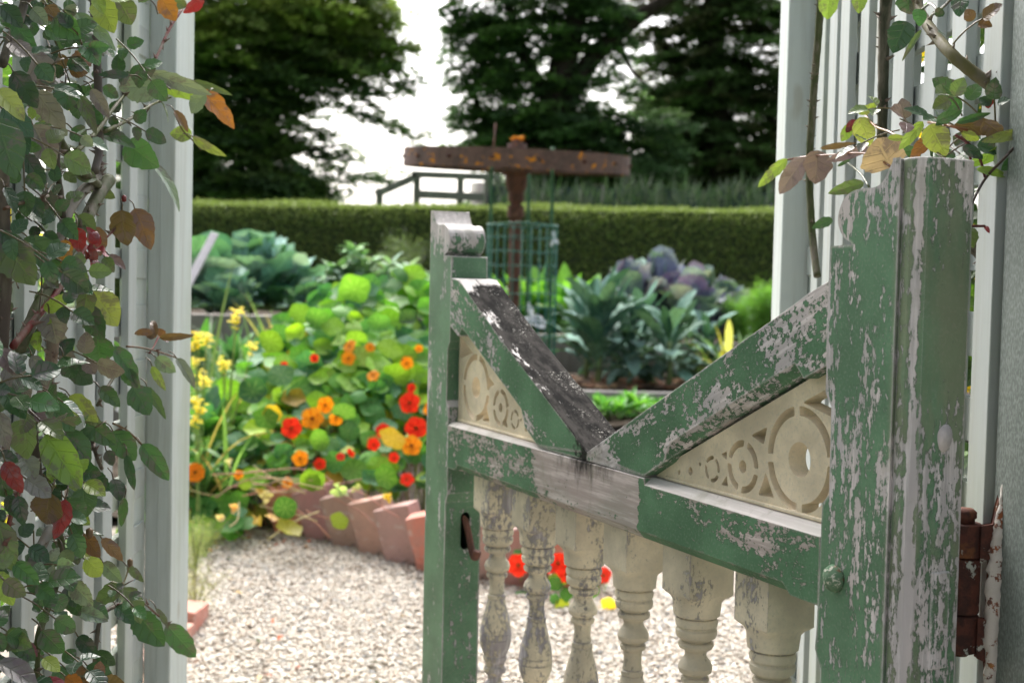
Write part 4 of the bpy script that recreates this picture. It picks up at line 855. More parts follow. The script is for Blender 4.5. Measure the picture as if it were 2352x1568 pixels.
for (x, y, r, c) in ((902, 1006, 36, (.72, .46, .03)), (770, 905-240, 0, (0, 0, 0)), (625, 950, 24, (.60, .42, .03)), (720, 1100, 30, (.16, .30, .03)), (655, 1165, 30, (.05, .14, .03)), (662, 1218, 34, (.32, .33, .03)), (780, 1195, 24, (.30, .42, .05)), (600, 1130, 18, (.45, .30, .06)), (520, 1065, 18, (.62, .52, .36)), (530, 1170, 22, (.55, .35, .2)), (505, 1190, 12, (.65, .48, .36)), (612, 1140, 18, (.55, .45, .3)), (775, 1130, 24, (.45, .52, .3)), (562, 1110, 18, (.17, .28, .04)), (890, 1135, 18, (.6, .42, .04)), (820, 1120, 14, (.45, .5, .25)), (590, 1190, 17, (.5, .3, .05)), (620, 1185, 16, (.6, .45, .3)), (815, 665, 40, (.17, .36, .05)), (725, 735, 32, (.10, .26, .05)), (895, 800, 34, (.26, .42, .05)), (765, 770-20, 30, (.2, .38, .04)), (620, 785, 34, (.17, .33, .03)), (870, 745, 30, (.14, .32, .07)), (645, 860, 34, (.08, .22, .08)), (610, 960, 32, (.12, .26, .04)), (790, 1005-60, 30, (.10, .24, .05)), (885, 1095, 32, (.10, .24, .03)), (712, 1105, 28, (.2, .34, .03)), (940, 730, 26, (.05, .13, .05)), (580, 900, 36, (.05, .15, .07)), (740, 1010, 30, (.11, .27, .04)), (690, 720, 30, (.2, .36, .05))):
    if r: v = np.clip((1165-y)/520, 0, 1); Y = 4.60+1.25*v**.9-.06*(y < 1120)-.0; p = at(x, y, min(Y, gnd(x, y)[1] if y > 1180 else 99)-.06); yl.append((p, r*Y/3000, c, nrm(nrm(CAM-p)+rgf.normal(0, .22, 3)+np.array([0, 0, .2]))))
nr, rng = nast_plant((-.75, 5.3, 0), 'big mound of nasturtiums with red and orange flowers behind the tilted bricks', msurf, 1350, fl, 5, yl=[q for q in yl if not (q[2][0] > .4 and q[1] < .04)], wl=[q for q in yl if q[2][0] > .4 and q[1] < .04])
# trailing pale runners
S = MB()
for k in range(22):
    x, y = rng.uniform(500, 900), rng.uniform(1060, 1180); p = at(x, y, 4.66+rng.uniform(-.03, .12)); pts = [p]
    d = nrm([rng.uniform(-1, 1), -.15, rng.uniform(-.35, .1)])
    for q in range(3): d = nrm(d+rng.normal(0, .25, 3)*[1, .3, .6]); p = p+d*.075; p[2] = max(p[2], .02); pts.append(p)
    tube(S, catmull(np.array(pts)-np.array([-.75, 5.3, 0]), 4), .0022, 5, vary((.42, .20, .14) if rng.random() < .7 else (.5, .42, .2), rng))
build('runners', S, M['stem'], nr)
def s2(u, v):
    p = at(1170+250*u, 1420-200*v, 4.08+.12*v); return p, (-.1, -.8, .6)
fl2 = []
for (x, y, r, c) in ((1190, 1297, 26, RED_), (1282, 1292, 24, RED_), (1300, 1318, 20, RED_), (1385, 1320, 20, RED_), (1262, 1302, 14, RED_)):
    p = at(x, y, 4.02); fl2.append((p, r*4.05/3000, c, nrm(nrm(CAM-p)+rgf.normal(0, .15, 3))))
yl2 = []
for (x, y, r, c) in ((1380, 1420, 26, (.80, .52, .03)), (1310, 1440, 16, (.80, .52, .03)), (1290, 1395, 24, (.35, .40, .04)), (1400, 1385, 20, (.8, .5, .04)), (1358, 1355, 22, (.14, .30, .04)), (1275, 1340, 20, (.07, .2, .05)), (1300, 1365, 18, (.08, .22, .05)), (1350, 1330, 20, (.1, .26, .06)), (1275, 1375, 14, (.07, .2, .06))):
    p = at(x, y, 3.98); yl2.append((p, r*4.05/3000, c, nrm(nrm(CAM-p)+rgf.normal(0, .25, 3))))
nast_plant((.30, 4.75, 0), 'small red flowered nasturtium trailing over the path behind the balusters', s2, 16, fl2, 9, (.022, .036), .15, yl2)
# ---- cabbages and other big leaved vegetables
def bigplant(name, loc, label, cat, group, spec, mat, seed, stalk=None, part='leaf'):
    root = empty(name, loc, 0, label, cat, group); rng = np.random.default_rng(seed)
    mb = MB(); ns = spec['n']
    for k in range(ns):
        f = k/max(1, ns-1); a = k*2.399+rng.uniform(-.3, .3); el = spec['el'][0]*(1-f)+spec['el'][1]*f+rng.uniform(-.12, .12)
        d = np.array([math.cos(a)*math.cos(el), math.sin(a)*math.cos(el), math.sin(el)]); L = rng.uniform(*spec['L'])*(1-.25*f*spec.get('sh', 1)); w = L*rng.uniform(*spec['w'])
        b = np.array([0, 0, spec.get('z', .05)*(.3+.7*f)])+d*[.03, .03, 0]
        n = nrm(np.array([0, 0, 1.])-d*d[2]) if abs(d[2]) < .98 else np.array([-d[0], -d[1], .1]); n = nrm(n*1-np.array([d[0], d[1], 0])*.4)
        c = spec['cols'][rng.integers(len(spec['cols']))]
        leaf(mb, b, d, n, L, w, vary(c, rng, .2, .08), spec['shape'], rng.uniform(*spec['bend']), rng.uniform(*spec.get('fold', (.1, .3))), spec.get('ruf', .06), spec.get('nv', 12), 6, rng, .05, spec.get('curl', 0), spec.get('rf', 5))
    build('foliage', mb, mat, root)
    mb = MB(); tube(mb, [(0, 0, -.02), (.01, 0, spec.get('z', .05)*.5), (0, 0, spec.get('z', .05))], [.018, .014, .012], 8, (.25, .33, .15)); build('stem', mb, M['stem'], root)
    return root
CAB = dict(n=30, el=(.25, 1.5), L=(.26, .42), w=(.62, .88), shape='round', bend=(-.35, .5), cols=[(.19, .34, .31), (.28, .44, .41), (.15, .29, .25), (.12, .28, .17), (.34, .50, .47)], ruf=.12, z=.18, fold=(.1, .45), rf=5, sh=.5)
for k, (x, y, Y, s, lab) in enumerate(((480, 690, 8.7, 1.25, 'blue green cabbage beside the left post, behind the white stake'), (575, 690, 8.9, 1.30, 'largest blue green cabbage with broad wavy outer leaves'), (655, 685, 9.2, 1.15, 'blue green cabbage at the right end of the group, standing upright'), (520, 700, 8.3, .75, 'small dark green cabbage low in front of the others'), (710, 700, 8.6, .6, 'small low cabbage right of the cabbage group'))):
    p = at(x, y, Y); p[2] = .72; r = bigplant('cabbage', p, lab, 'cabbage', 'blue green cabbages in the left bed', CAB, M['veg'], 30+k); r.scale = (s, s, s*.95); r.rotation_euler[2] = k*1.3
RCAB = dict(n=42, el=(.35, 1.5), L=(.20, .32), w=(.5, .8), shape='round', bend=(-.35, .35), cols=[(.20, .21, .33), (.30, .32, .44), (.16, .25, .22), (.22, .18, .33), (.34, .38, .46)], ruf=.10, z=.20, fold=(.1, .45), rf=5, sh=.5)
for k, (x, y, Y, s, lab) in enumerate(((1440, 700, 11.2, 1.35, 'purple cabbage nearest the wire cage, behind the tall kale'), (1520, 700, 11.4, 1.45, 'tallest purple cabbage with a green upright leaf'), (1600, 700, 11.0, 1.30, 'purple cabbage with the darkest violet heart'), (1665, 720, 11.3, 1.10, 'purple grey cabbage farthest right'))):
    p = at(x, y, Y); p[2] = ZC; r = bigplant('purple_cabbage', p, lab, 'cabbage', 'purple cabbages in front of the hedge', RCAB, M['veg'], 50+k); r.scale = (s*1.15, s*1.15, s*1.25)
KAL = dict(n=32, el=(.10, 1.48), L=(.26, .42), w=(.23, .33), shape='kale', bend=(.25, 1.15), cols=[(.10, .20, .165), (.15, .27, .23), (.07, .15, .11), (.19, .32, .27)], ruf=.07, z=.26, fold=(.1, .35), rf=9, nv=16, sh=.3)
for k, (x, y, Y, s, lab) in enumerate(((1372, 872, 9.0, 1.12, 'tall upright dark kale beside the wire cage'), (1345, 860, 9.6, 1.0, 'dark kale partly hidden behind the tall upright kale'), (1445, 875, 9.0, .80, 'smallest kale between the two large ones, with a drooping leaf'), (1535, 880, 8.95, 1.02, 'large spreading kale with broad grey green crinkled leaves'), (1470, 850, 9.8, 1.08, 'kale standing behind the smallest kale'), (1560, 840, 9.7, .95, 'kale at the back right, half behind the spreading one'), (1405, 850, 9.9, 1.05, 'kale behind the gap between the tall kale and the smallest one'), (1625, 850, 9.5, .85, 'low kale beside the leeks, farthest right of the kales'))):
    p = at(x, y, Y); p[2] = ZB; sp = dict(KAL); 
    if k in (0, 1): sp.update(el=(.75, 1.5), bend=(.1, .9), z=.30, n=40)
    r = bigplant('kale', p, lab, 'kale', 'dark crinkled kale in the middle bed', sp, M['kale'], 70+k); r.scale = (s*1.1, s*1.1, s*1.22)
LET = dict(n=26, el=(.6, 1.5), L=(.25, .38), w=(.36, .5), shape='ovate', bend=(.1, .8), cols=[(.12, .30, .05), (.17, .36, .07), (.08, .22, .045)], ruf=.08, z=.06, fold=(.1, .3), rf=6)
for k, (x, Y, s, lab) in enumerate(((1165, 11.0, 1.30, 'bright green leafy chard behind the left of the wire cage'), (1235, 11.3, 1.5, 'bright green chard seen through the wire cage'), (1300, 11.2, 1.55, 'bright green chard right of the cage, highest of the chards'), (1355, 11.5, 1.4, 'bright green chard beside the purple cabbages'))):
    p = at(x, 690, Y); p[2] = ZC; r = bigplant('chard', p, lab, 'chard', 'bright green chard in front of the hedge', LET, M['green'], 90+k); r.scale = (s*1.1, s*1.1, s*1.5)
# low seedlings in front of the pale plank
SD = dict(n=22, el=(.2, 1.3), L=(.09, .14), w=(.45, .6), shape='ovate', bend=(.1, .6), cols=[(.09, .27, .06), (.14, .34, .08)], ruf=.04, z=.08, nv=7)
rg = np.random.default_rng(77)
for k in range(11):
    x = 1372+k*22+rg.uniform(-6, 6); Y = rg.uniform(7.65, 8.2); p = at(x, 960, Y); p[2] = .20
    r = bigplant('seedling', p, 'small bright green seedling in front of the pale plank', 'seedling', 'seedlings in front of the pale plank', SD, M['green'], 100+k); r.scale = (rg.uniform(.8, 1.25),)*3
# broad beans
def bean(loc, h, label, seed, cols, n=46):
    root = empty('bean_plant', loc, 0, label, 'bean plant', 'grey green bean plants'); rng = np.random.default_rng(seed); L = MB(); S = MB()
    for q in range(5):
        top = np.array([rng.uniform(-.16, .16), rng.uniform(-.1, .1), h*rng.uniform(.75, 1.05)]); path = catmull(np.array([[0, 0, 0], top*[.3, .3, .5], top]), 6); tube(S, path, [.009, .005], 6, (.3, .38, .28))
        for k in range(n):
            t = rng.uniform(.35, 1)**.8; p = path[int(t*(len(path)-1))]; a = rng.random()*6.28; el = rng.uniform(-.1, .9)
            d = np.array([math.cos(a)*math.cos(el), math.sin(a)*math.cos(el), math.sin(el)]); leaf(L, p, d, [0, 0, 1], rng.uniform(.09, .15), .045, vary(cols[rng.integers(len(cols))], rng, .2), 'lance', rng.uniform(0, .6), .2, 0, 6, 2, rng, 0)
    build('foliage', L, M['veg'], root); build('stem', S, M['stem'], root)
BC = [(.32, .50, .34), (.24, .42, .20), (.42, .58, .46)]
for k, (x, y, Y, ytop, lab) in enumerate(((820, 700, 8.6, 555, 'tall grey green bean plant behind the nasturtium mound'), (765, 700, 8.7, 608, 'shorter bean plant left of the tall one'), (955, 720, 8.6, 610, 'bean plant beside the latch post of the gate'), (860, 700, 8.9, 600, 'bean plant right of the tall one, in front of the fennel'))):
    p = at(x, y, Y); p[2] = .72; bean(p, at(x, ytop, Y)[2]-.72, lab, 120+k, BC)
# feathery plants
def feather(name, loc, h, w, label, cat, col, seed, n=2600, group=None):
    root = empty(name, loc, 0, label, cat, group); rng = np.random.default_rng(seed); mb = MB(); S = MB()
    for q in range(9):
        a = rng.random()*6.28; top = np.array([math.cos(a)*w*rng.random()**.6, math.sin(a)*w*.7*rng.random(), h*rng.uniform(.6, 1)]); path = catmull(np.array([[0, 0, 0], top*[.4, .4, .55], top]), 8); tube(S, path, [.006*h/.5, .0015], 5, col)
        k = n//9; ti = rng.uniform(.25, 1, k); P = path[(ti*(len(path)-1)).astype(int)]+rng.normal(0, w*.16, (k, 3)); D = rng.normal(0, 1, (k, 3))+[0, 0, .8]
        quads(mb, P, D, rng.normal(0, 1, (k, 3)), rng.uniform(.03, .07, k)*h/.5, rng.uniform(.002, .0045, k)*h/.5, np.array([vary(col, rng, .3) for _ in range(k)]))
    build('foliage', mb, M['green'], root); build('stem', S, M['stem'], root); return root
p = at(905, 690, 9.2); p[2] = .72; feather('fennel', p, at(905, 532, 9.2)[2]-.72, .22, 'dark smoky fennel in front of the hedge, left of the gate post', 'fennel', (.055, .085, .05), 140, 3200)
for k, (x, Y, yt, w, lab) in enumerate(((1745, 10.7, 650, .24, 'bright green curly parsley right of the purple cabbages'), (1700, 10.8, 680, .18, 'bright green parsley behind the leeks'), (1790, 10.7, 655, .24, 'parsley half hidden by the right white post'))):
    p = at(x, 780, Y); p[2] = ZC; feather('parsley', p, at(x, yt, Y)[2]-ZC, w, lab, 'parsley', (.13, .30, .045), 150+k, 7000, 'bright green parsley in the rear bed')
for k, (x, y, Y, h) in enumerate(((462, 1180, 4.75, .26), (448, 1290, 4.5, .22), (470, 1240, 4.6, .15), (450, 1370, 4.25, .14))):
    p = gnd(x, y+40); feather('chamomile', (p[0], p[1], 0), h, .10, ['feathery weed at the foot of the left post, farthest back', 'pale feathery weed growing in the gravel by the left post', 'short feathery weed on the gravel edge', 'lowest pale feathery weed by the left post'][k], 'weed', [(.17, .24, .10), (.24, .28, .12), (.2, .25, .11), (.28, .27, .15)][k], 160+k, 1500, 'feathery weeds by the left post')
# leeks / onions
def strappy(name, loc, h, n, label, cat, group, seed, cols, w=.03, spread=.5, bend=(.2, 1.0), mat=None):
    root = empty(name, loc, 0, label, cat, group); rng = np.random.default_rng(seed); mb = MB()
    for k in range(n):
        a = rng.random()*6.28; el = rng.uniform(1.5-spread, 1.55); d = np.array([math.cos(a)*math.cos(el), math.sin(a)*math.cos(el), math.sin(el)]); leaf(mb, (rng.uniform(-.01, .01), 0, 0), d, nrm([-d[0], -d[1], .2]) if abs(d[2]) > .5 else [0, 0, 1], h*rng.uniform(.7, 1.05), w*rng.uniform(.7, 1.1), vary(cols[rng.integers(len(cols))], rng), 'strap', rng.uniform(*bend), .3, 0, 9, 2, rng, 0)
    build('foliage', mb, mat or M['green'], root); 
    mb = MB(); tube(mb, [(0, 0, -.02), (0, 0, h*.25)], [w*.6, w*.4], 8, (.5, .55, .35)); build('stem', mb, M['stem'], root); return root
LK = [(.14, .27, .14), (.20, .33, .14), (.42, .36, .08)]
for k, (x, Y, h, lab) in enumerate(((1640, 9.2, .50, 'leek beside the kale with pale bent leaves'), (1672, 9.0, .55, 'leek with a bright yellow upright leaf'), (1712, 9.2, .52, 'leek with an arching yellowing leaf'), (1755, 9.3, .45, 'leek by the right white post'), (1605, 9.4, .38, 'small leek behind the spreading kale'))):
    p = at(x, 850, Y); p[2] = ZB; strappy('leek', p, h, 9, lab, 'leek', 'leeks beside the kale', 170+k, LK, .034, .6)
mb = MB(); q = at(1672, 812, 8.9); leaf(mb, (0, 0, 0), (.02, 0, 1), (0, -1, .1), .24, .055, (.75, .70, .25), 'strap', .15, .3, 0, 8, 2, None, 0); o = build('leek_leaf', mb, M['green']); o.location = tuple(q); tag(o, 'broad pale yellow dying leek leaf standing upright', 'leaf')
# mustard with yellow flowers
def mustard(x, ybase, Y, ytop, heads, label, seed):
    p0 = at(x, ybase, Y); p0[2] = .03; root = empty('mustard_plant', p0, 0, label, 'mustard plant', 'yellow flowered mustard plants'); rng = np.random.default_rng(seed); S = MB(); Fm = MB(); L = MB()
    top = at(heads[0][0], heads[0][1], Y)
    for (hx_, hy) in heads:
        e = at(hx_, hy, Y+rng.uniform(-.08, .08)); b = p0+(top-p0)*rng.uniform(.2, .6); b[0] += rng.uniform(-.01, .01)
        tube(S, catmull(np.array([p0, b, e])-p0, 6), [.0045, .0022], 6, (.24, .34, .10)); ico(Fm0 := MB(), e-p0, .006, (.5, .6, .1))
        Fm = Fm0
        for k in range(18):
            q = e-p0+np.clip(rng.normal(0, .011, 3), -.022, .022)*[1, 1, 1.2]; a = rng.random()*6.28
            for j in range(4): leaf(Fm, q, (math.cos(a+j*1.57), math.sin(a+j*1.57)*.7, .5), (0, -.6, .8), .010, .010, vary((.95, .80, .02), rng, .08), 'round', .3, 0, 0, 3, 2, None, 0)
        build('flower_head', Fm, M['petal'], root)
    for k in range(14):
        t = rng.uniform(.05, .75); q = (top-p0)*t; a = rng.random()*6.28; leaf(L, q, (math.cos(a), math.sin(a), .3), (0, 0, 1), rng.uniform(.06, .13), .035, vary((.10, .24, .06), rng), 'lance', .6, .2, .05, 8, 4, rng)
    build('stem', S, M['stem'], root); build('foliage', L, M['green'], root)
mustard(462, 1150, 5.0, 770, [(456, 775), (475, 782), (448, 790)], 'mustard plant hugging the left post, topmost of its yellow heads', 200)
mustard(455, 1130, 5.1, 860, [(458, 868), (452, 835), (470, 880)], 'mustard plant with big yellow heads low beside the left post', 201)
mustard(452, 1180, 4.9, 930, [(450, 925), (460, 940), (447, 970)], 'mustard plant with the lowest yellow heads', 202)
mustard(505, 1160, 5.2, 725, [(546, 722), (540, 740), (514, 835), (580, 800)], 'tall thin mustard plant leaning right before the nasturtiums', 203)
mustard(500, 1150, 5.4, 1000, [(515, 842), (487, 990), (500, 1050)], 'small mustard plant with a few yellow heads', 204)
# marigold
p = at(448, 1084, 4.8); mr = empty('marigold', (p[0]+.01, p[1], 0), 0, 'orange marigold flower by the left post, above the gravel', 'marigold'); lc = np.array(mr.location)
rgm = np.random.default_rng(4)
flower(mr, p-lc, nrm(CAM-p+np.array([0, 0, .4])), .034, (.85, .28, .01), (.3, .12, .01), rgm, npet=9)
mb = MB(); tube(mb, catmull([[0, 0, 0], [.01, 0, .15], p-lc+[0, .02, -.01]], 5), .003, 6, (.15, .28, .07)); build('stem', mb, M['stem'], mr)
# green leafy undergrowth behind the mustard, grassy blades
for k, (x, y, Y, h) in enumerate(((480, 1060, 5.6, .55), (530, 1050, 5.9, .50), (560, 900, 6.3, .55), (470, 900, 6.2, .8), (610, 830, 6.9, .6), (500, 820, 6.8, .7), (680, 760, 7.2, .75), (740, 760, 7.2, .7), (455, 1110, 5.1, .4), (520, 1130, 5.1, .25))):
    p = at(x, y, Y); p[2] = .03; strappy('onion', p, h+.30, 24, ['onion tuft by the left post, lower', 'onion tuft in front of the left board', 'onion tuft left of the nasturtium mound', 'tall onion tuft by the left post', 'onion tuft before the middle of the left board', 'onion tuft in front of the cabbages', 'onion tuft with dry tips beside the mound top', 'onion tuft behind the top of the mound', 'grass tuft by the marigold', 'low grass tuft in front of the mustard'][k], 'onion', 'onion and grass tufts left of the nasturtiums', 220+k, [(.14, .25, .10), (.20, .32, .14), (.45, .36, .18), (.10, .2, .08)], .016, .5, (.2, .9))
for k, (x, y, Y) in enumerate(((490, 985, 5.5), (545, 1000, 5.5), (470, 1040, 5.3), (520, 930, 5.9), (560, 840, 6.4), (470, 760, 7.2), (540, 760, 7.2), (620, 750, 7.25))):
    p = at(x, y, Y); p[2] = .05; sp = dict(LET); sp.update(n=26, L=(.16, .26), cols=[(.05, .15, .08), (.08, .20, .07), (.10, .26, .06)], z=.25)
    r = bigplant('leafy_plant', p, ['dark leafy plant behind the mustard, near the post', 'leafy plant left of the mound', 'low leafy plant by the marigold', 'leafy plant below the grey board', 'leafy plant at the left shoulder of the mound', 'leafy plant hiding the left end of the grey board', 'leafy plant before the middle of the grey board', 'leafy plant before the right end of the grey board'][k], 'plant', 'leafy plants left of the nasturtiums', sp, M['green'], 240+k); r.scale = (1.1, 1.1, 1.2) if k < 5 else (1.25, 1.1, 1.75)
# onion seed heads
for k, (x, y) in enumerate(((932, 667), (963, 685), (955, 703), (912, 690), (978, 660))):
    p = at(x if x < 940 else x-28, y, 7.2); root = empty('onion_flower', (p[0], p[1], .03), 0, ['highest pale round onion bud behind the mound', 'pale onion bud nearest the gate post', 'lowest pale onion bud', 'small pale onion bud to the left', 'pale onion bud just left of the gate post'][k], 'onion bud', 'pale onion buds behind the mound')
    mb = MB(); ico(mb, (0, 0, p[2]-.03), .028, (.55, .60, .36), rgm, (1, 1, 1.1), .1); build('bud', mb, M['stem'], root)
    mb = MB(); tube(mb, [(0, 0, 0), (.01, 0, (p[2])/2), (0, 0, p[2]-.05)], .007, 6, (.14, .25, .12)); build('stem', mb, M['stem'], root)
# white stake, white cloth
a, b = at(494, 535, 7.9), at(425, 665, 7.6); mb = MB(); d = nrm(a-b); s = nrm(np.cross(d, [0, 1, 0])); bq = b-d*.9
for P0, P1 in ((bq, a),):
    V = [];  
    for P in (P0, P1):
        for sx, sy in ((-1, -1), (1, -1), (1, 1), (-1, 1)): V.append(P-b+s*sx*.024+np.array([0, 1, 0])*sy*.010)
    mb.add(V, [np.array([[0, 1, 2, 3], [4, 7, 6, 5], [0, 4, 5, 1], [1, 5, 6, 2], [2, 6, 7, 3], [3, 7, 4, 0]])])
M['stake'] = simple_mat('pale lilac stake', (.66, .62, .66), .6, .12, 20)
o = build('stake', mb, M['stake'], smooth=False, bevel=.003); o.location = tuple(b); tag(o, 'pale slanting wooden stake beside the left post, in front of the cabbages', 'stake')
M['cloth'] = simple_mat('bluish white cloth', (.75, .78, .85), .7, .1, 30, trans=.2)
p = at(1222, 728, 7.05); mb = MB(); rgc = np.random.default_rng(2)
for (tx_, ty_, w) in ((1215, 695, .035), (1198, 745, .045), (1255, 752, .07), (1212, 760, .03), (1240, 735, .05), (1250, 742, .05)):
    q = at(tx_, ty_, 7.05+rgc.uniform(-.03, .03)); leaf(mb, q*0, q-p, (0.1, -1, .3), np.linalg.norm(q-p)*1.05, w, (.8, .8, .85), 'lance', .2, .3, .1, 8, 4, rgc, .1)
mb.V = [v+0 for v in mb.V]; o = build('cloth_strip', mb, M['cloth']); o.location = tuple(p); tag(o, 'crumpled bluish white cloth tied inside the green wire cage', 'cloth')
# ------------------------------------------------------------------ wheel on a pipe
YW = 7.6; pw = at(1187, 372, YW); wh = empty('wheel_stand', (pw[0], YW, 0), 0, 'rusty cart wheel laid flat on an iron pipe, spotted with orange lichen', 'wheel on a pipe')
def rusty_lichen():
    N = NT('rusty wheel rim with orange lichen'); v = N.coord(); n = N.noise(v, 14, 6, .65); l = N.noise(v, 19, 3, .6); n2 = N.noise(v, 60, 5, .7)
    c = N.mix(N.sm(n, .4, .62), (.19, .115, .10), (.12, .08, .072)); c = N.mix(N.math('MULTIPLY', N.sm(n2, .5, .7), .4), c, (.26, .19, .17)); c = N.mix(N.sm(l, .62, .645), c, (.70, .26, .02))
    return N.out(c, .85, N.bump(n2, .5, .004), .25)
M['wheelrim'] = rusty_lichen()
R_ = (1445-928)/2/3000*YW*1.0; zc = pw[2]; cxw = at(1187, 372, YW)[0]
tilt = Matrix.Rotation(rad(1.2), 4, 'Y') @ Matrix.Rotation(rad(3.4), 4, 'X')
mb = MB(); ns = 72; a = np.arange(ns)/ns*2*math.pi; hh = .052
V = []
for (rr, z) in ((R_, -hh), (R_, hh), (R_-.012, hh), (R_-.014, hh*.7), (R_-.065, hh*.7), (R_-.065, -hh*.7), (R_-.014, -hh*.7), (R_-.012, -hh)): V.append(np.c_[np.cos(a)*rr, np.sin(a)*rr, np.full(ns, z)])
k = len(V); i = np.arange(k)[:, None]*ns; i2 = ((np.arange(k)+1) % k)[:, None]*ns; j = np.arange(ns)[None, :]; j2 = (j+1) % ns
mb.add(np.concatenate(V), [np.stack([i+j, i+j2, i2+j2, i2+j], -1).reshape(-1, 4)])
me = mb.mesh('rim'); me.transform(Matrix.Translation((0, 0, zc)) @ tilt); rim_ = build('rim', me, M['wheelrim'], wh, angle=30)
for q in range(12):
    an = q/12*6.283+.12; mb = MB(); tube(mb, [(math.cos(an)*.09, math.sin(an)*.09, .0), (math.cos(an)*.35, math.sin(an)*.35, 0), (math.cos(an)*(R_-.06), math.sin(an)*(R_-.06), 0)], [.028, .020, .026], 8); me = mb.mesh('spoke'); me.transform(Matrix.Translation((0, 0, zc)) @ tilt); build('spoke', me, M['wheelrim'], wh)
for q in range(16):
    an = -math.pi/2+(q-7.5)*.3927; mb = MB(); ico(mb, (math.cos(an)*(R_+.002), math.sin(an)*(R_+.002), 0), .013, (.3, .25, .22)); me = mb.mesh('bolt'); me.transform(Matrix.Translation((0, 0, zc)) @ tilt); build('bolt', me, M['rust'], rim_)
mb = MB(); mz = lambda y: at(1187, y, YW)[2]
lathe(mb, [(mz(404), .070), (mz(398), .078), (mz(360), .078), (mz(345), .05), (mz(344), .055), (mz(330), .055), (mz(329), .03), (mz(321), .028)][::-1], ns=20); hub_ = build('hub', mb, M['wheelrim'], wh, angle=30)
mb = MB(); lathe(mb, [(.02, .034), (mz(508), .034), (mz(500), .036), (mz(499), .048), (mz(473), .048), (mz(472), .034), (mz(464), .034), (mz(463), .046), (mz(440), .046), (mz(439), .050), (mz(425), .062), (mz(405), .066), (mz(402), .085), (mz(396), .09)], ns=20); build('pipe', mb, M['rust_pipe'], wh, angle=30)
M['lichen'] = simple_mat('orange lichen', (.75, .28, .03), .9, .4, 60, .1, .6, .01)
mb = MB()
for q in range(14): ico(mb, (rgm.uniform(-.028, .028), rgm.uniform(-.03, .0), mz(322)+rgm.uniform(0, .012)), rgm.uniform(.008, .016), (.7, .3, .03), rgm, jit=.5)
build('lichen', mb, M['lichen'], hub_)
# ------------------------------------------------------------------ wire cage with its stakes
YC = 7.15; pc = at(1196, 700, YC); cg = empty('wire_cage', (pc[0], YC, .05), 0, 'green plastic mesh cage round the rusty pipe, held by green stakes', 'plant cage')
zt_ = at(1196, 514, YC)[2]-.05; Rc = 80/3000*YC
M['mesh'] = simple_mat('green plastic mesh', (.02, .16, .115), .5, .2, 30); M['stakeg'] = simple_mat('green painted stake', (.05, .15, .07), .6, .3, 30)
mb = MB()
for q in range(24):
    an = q/24*6.283; x, y = math.cos(an)*Rc, math.sin(an)*Rc; tube(mb, [(x, y, 0), (x*1.01, y, zt_/2), (x, y, zt_-.015)], .0024, 5)
z = zt_; k = 0
while z > .02:
    P = [(math.cos(t)*Rc*(1+.004*math.sin(k)), math.sin(t)*Rc, z-(.012*abs(math.cos(t*12)) if k == 0 else 0)+.004*math.sin(t*3+k)) for t in np.linspace(0, 2*math.pi, 73)]
    tube(mb, P, k == 0 and .005 or .0024, 5, cap=False); z -= .076; k += 1
msh_ = build('mesh', mb, M['mesh'], cg)
for (x, yt, dx, dy) in ((1130, 338, -.0, .02), (1215, 400, 0, .19), (1270, 338, .0, -.02)):
    t = at(x, yt, YC+dy); mb = MB(); tube(mb, catmull(np.array([[t[0]-pc[0]-.006, dy, 0], [t[0]-pc[0]+.004, dy, t[2]/2], [t[0]-pc[0], dy, t[2]-.05]]), 5), [.010, .009], 8); build('stake', mb, M['stakeg'], cg)
t = at(1138, 283, YC+.1); mb = MB(); tube(mb, [(t[0]-pc[0]-.02, .1, t[2]-.05-.4), (t[0]-pc[0], .1, t[2]-.05)], [.004, .008, .004], 8); build('stake', mb, M['rust_pipe'], cg, label='rusty spike rising above the wheel')
mb = MB(); t = at(1272, 548, YC-.05)
for q in range(3): leaf(mb, (t[0]-pc[0], -.05, t[2]-.05), (rgm.uniform(-.3, .3), -.2, -1+q*.9), (0, -1, 0), .05, .022, (.6, .58, .5), 'lance', .5, .2, .1, 6, 2, rgm)
build('twine_tie', mb, M['cloth'], msh_)
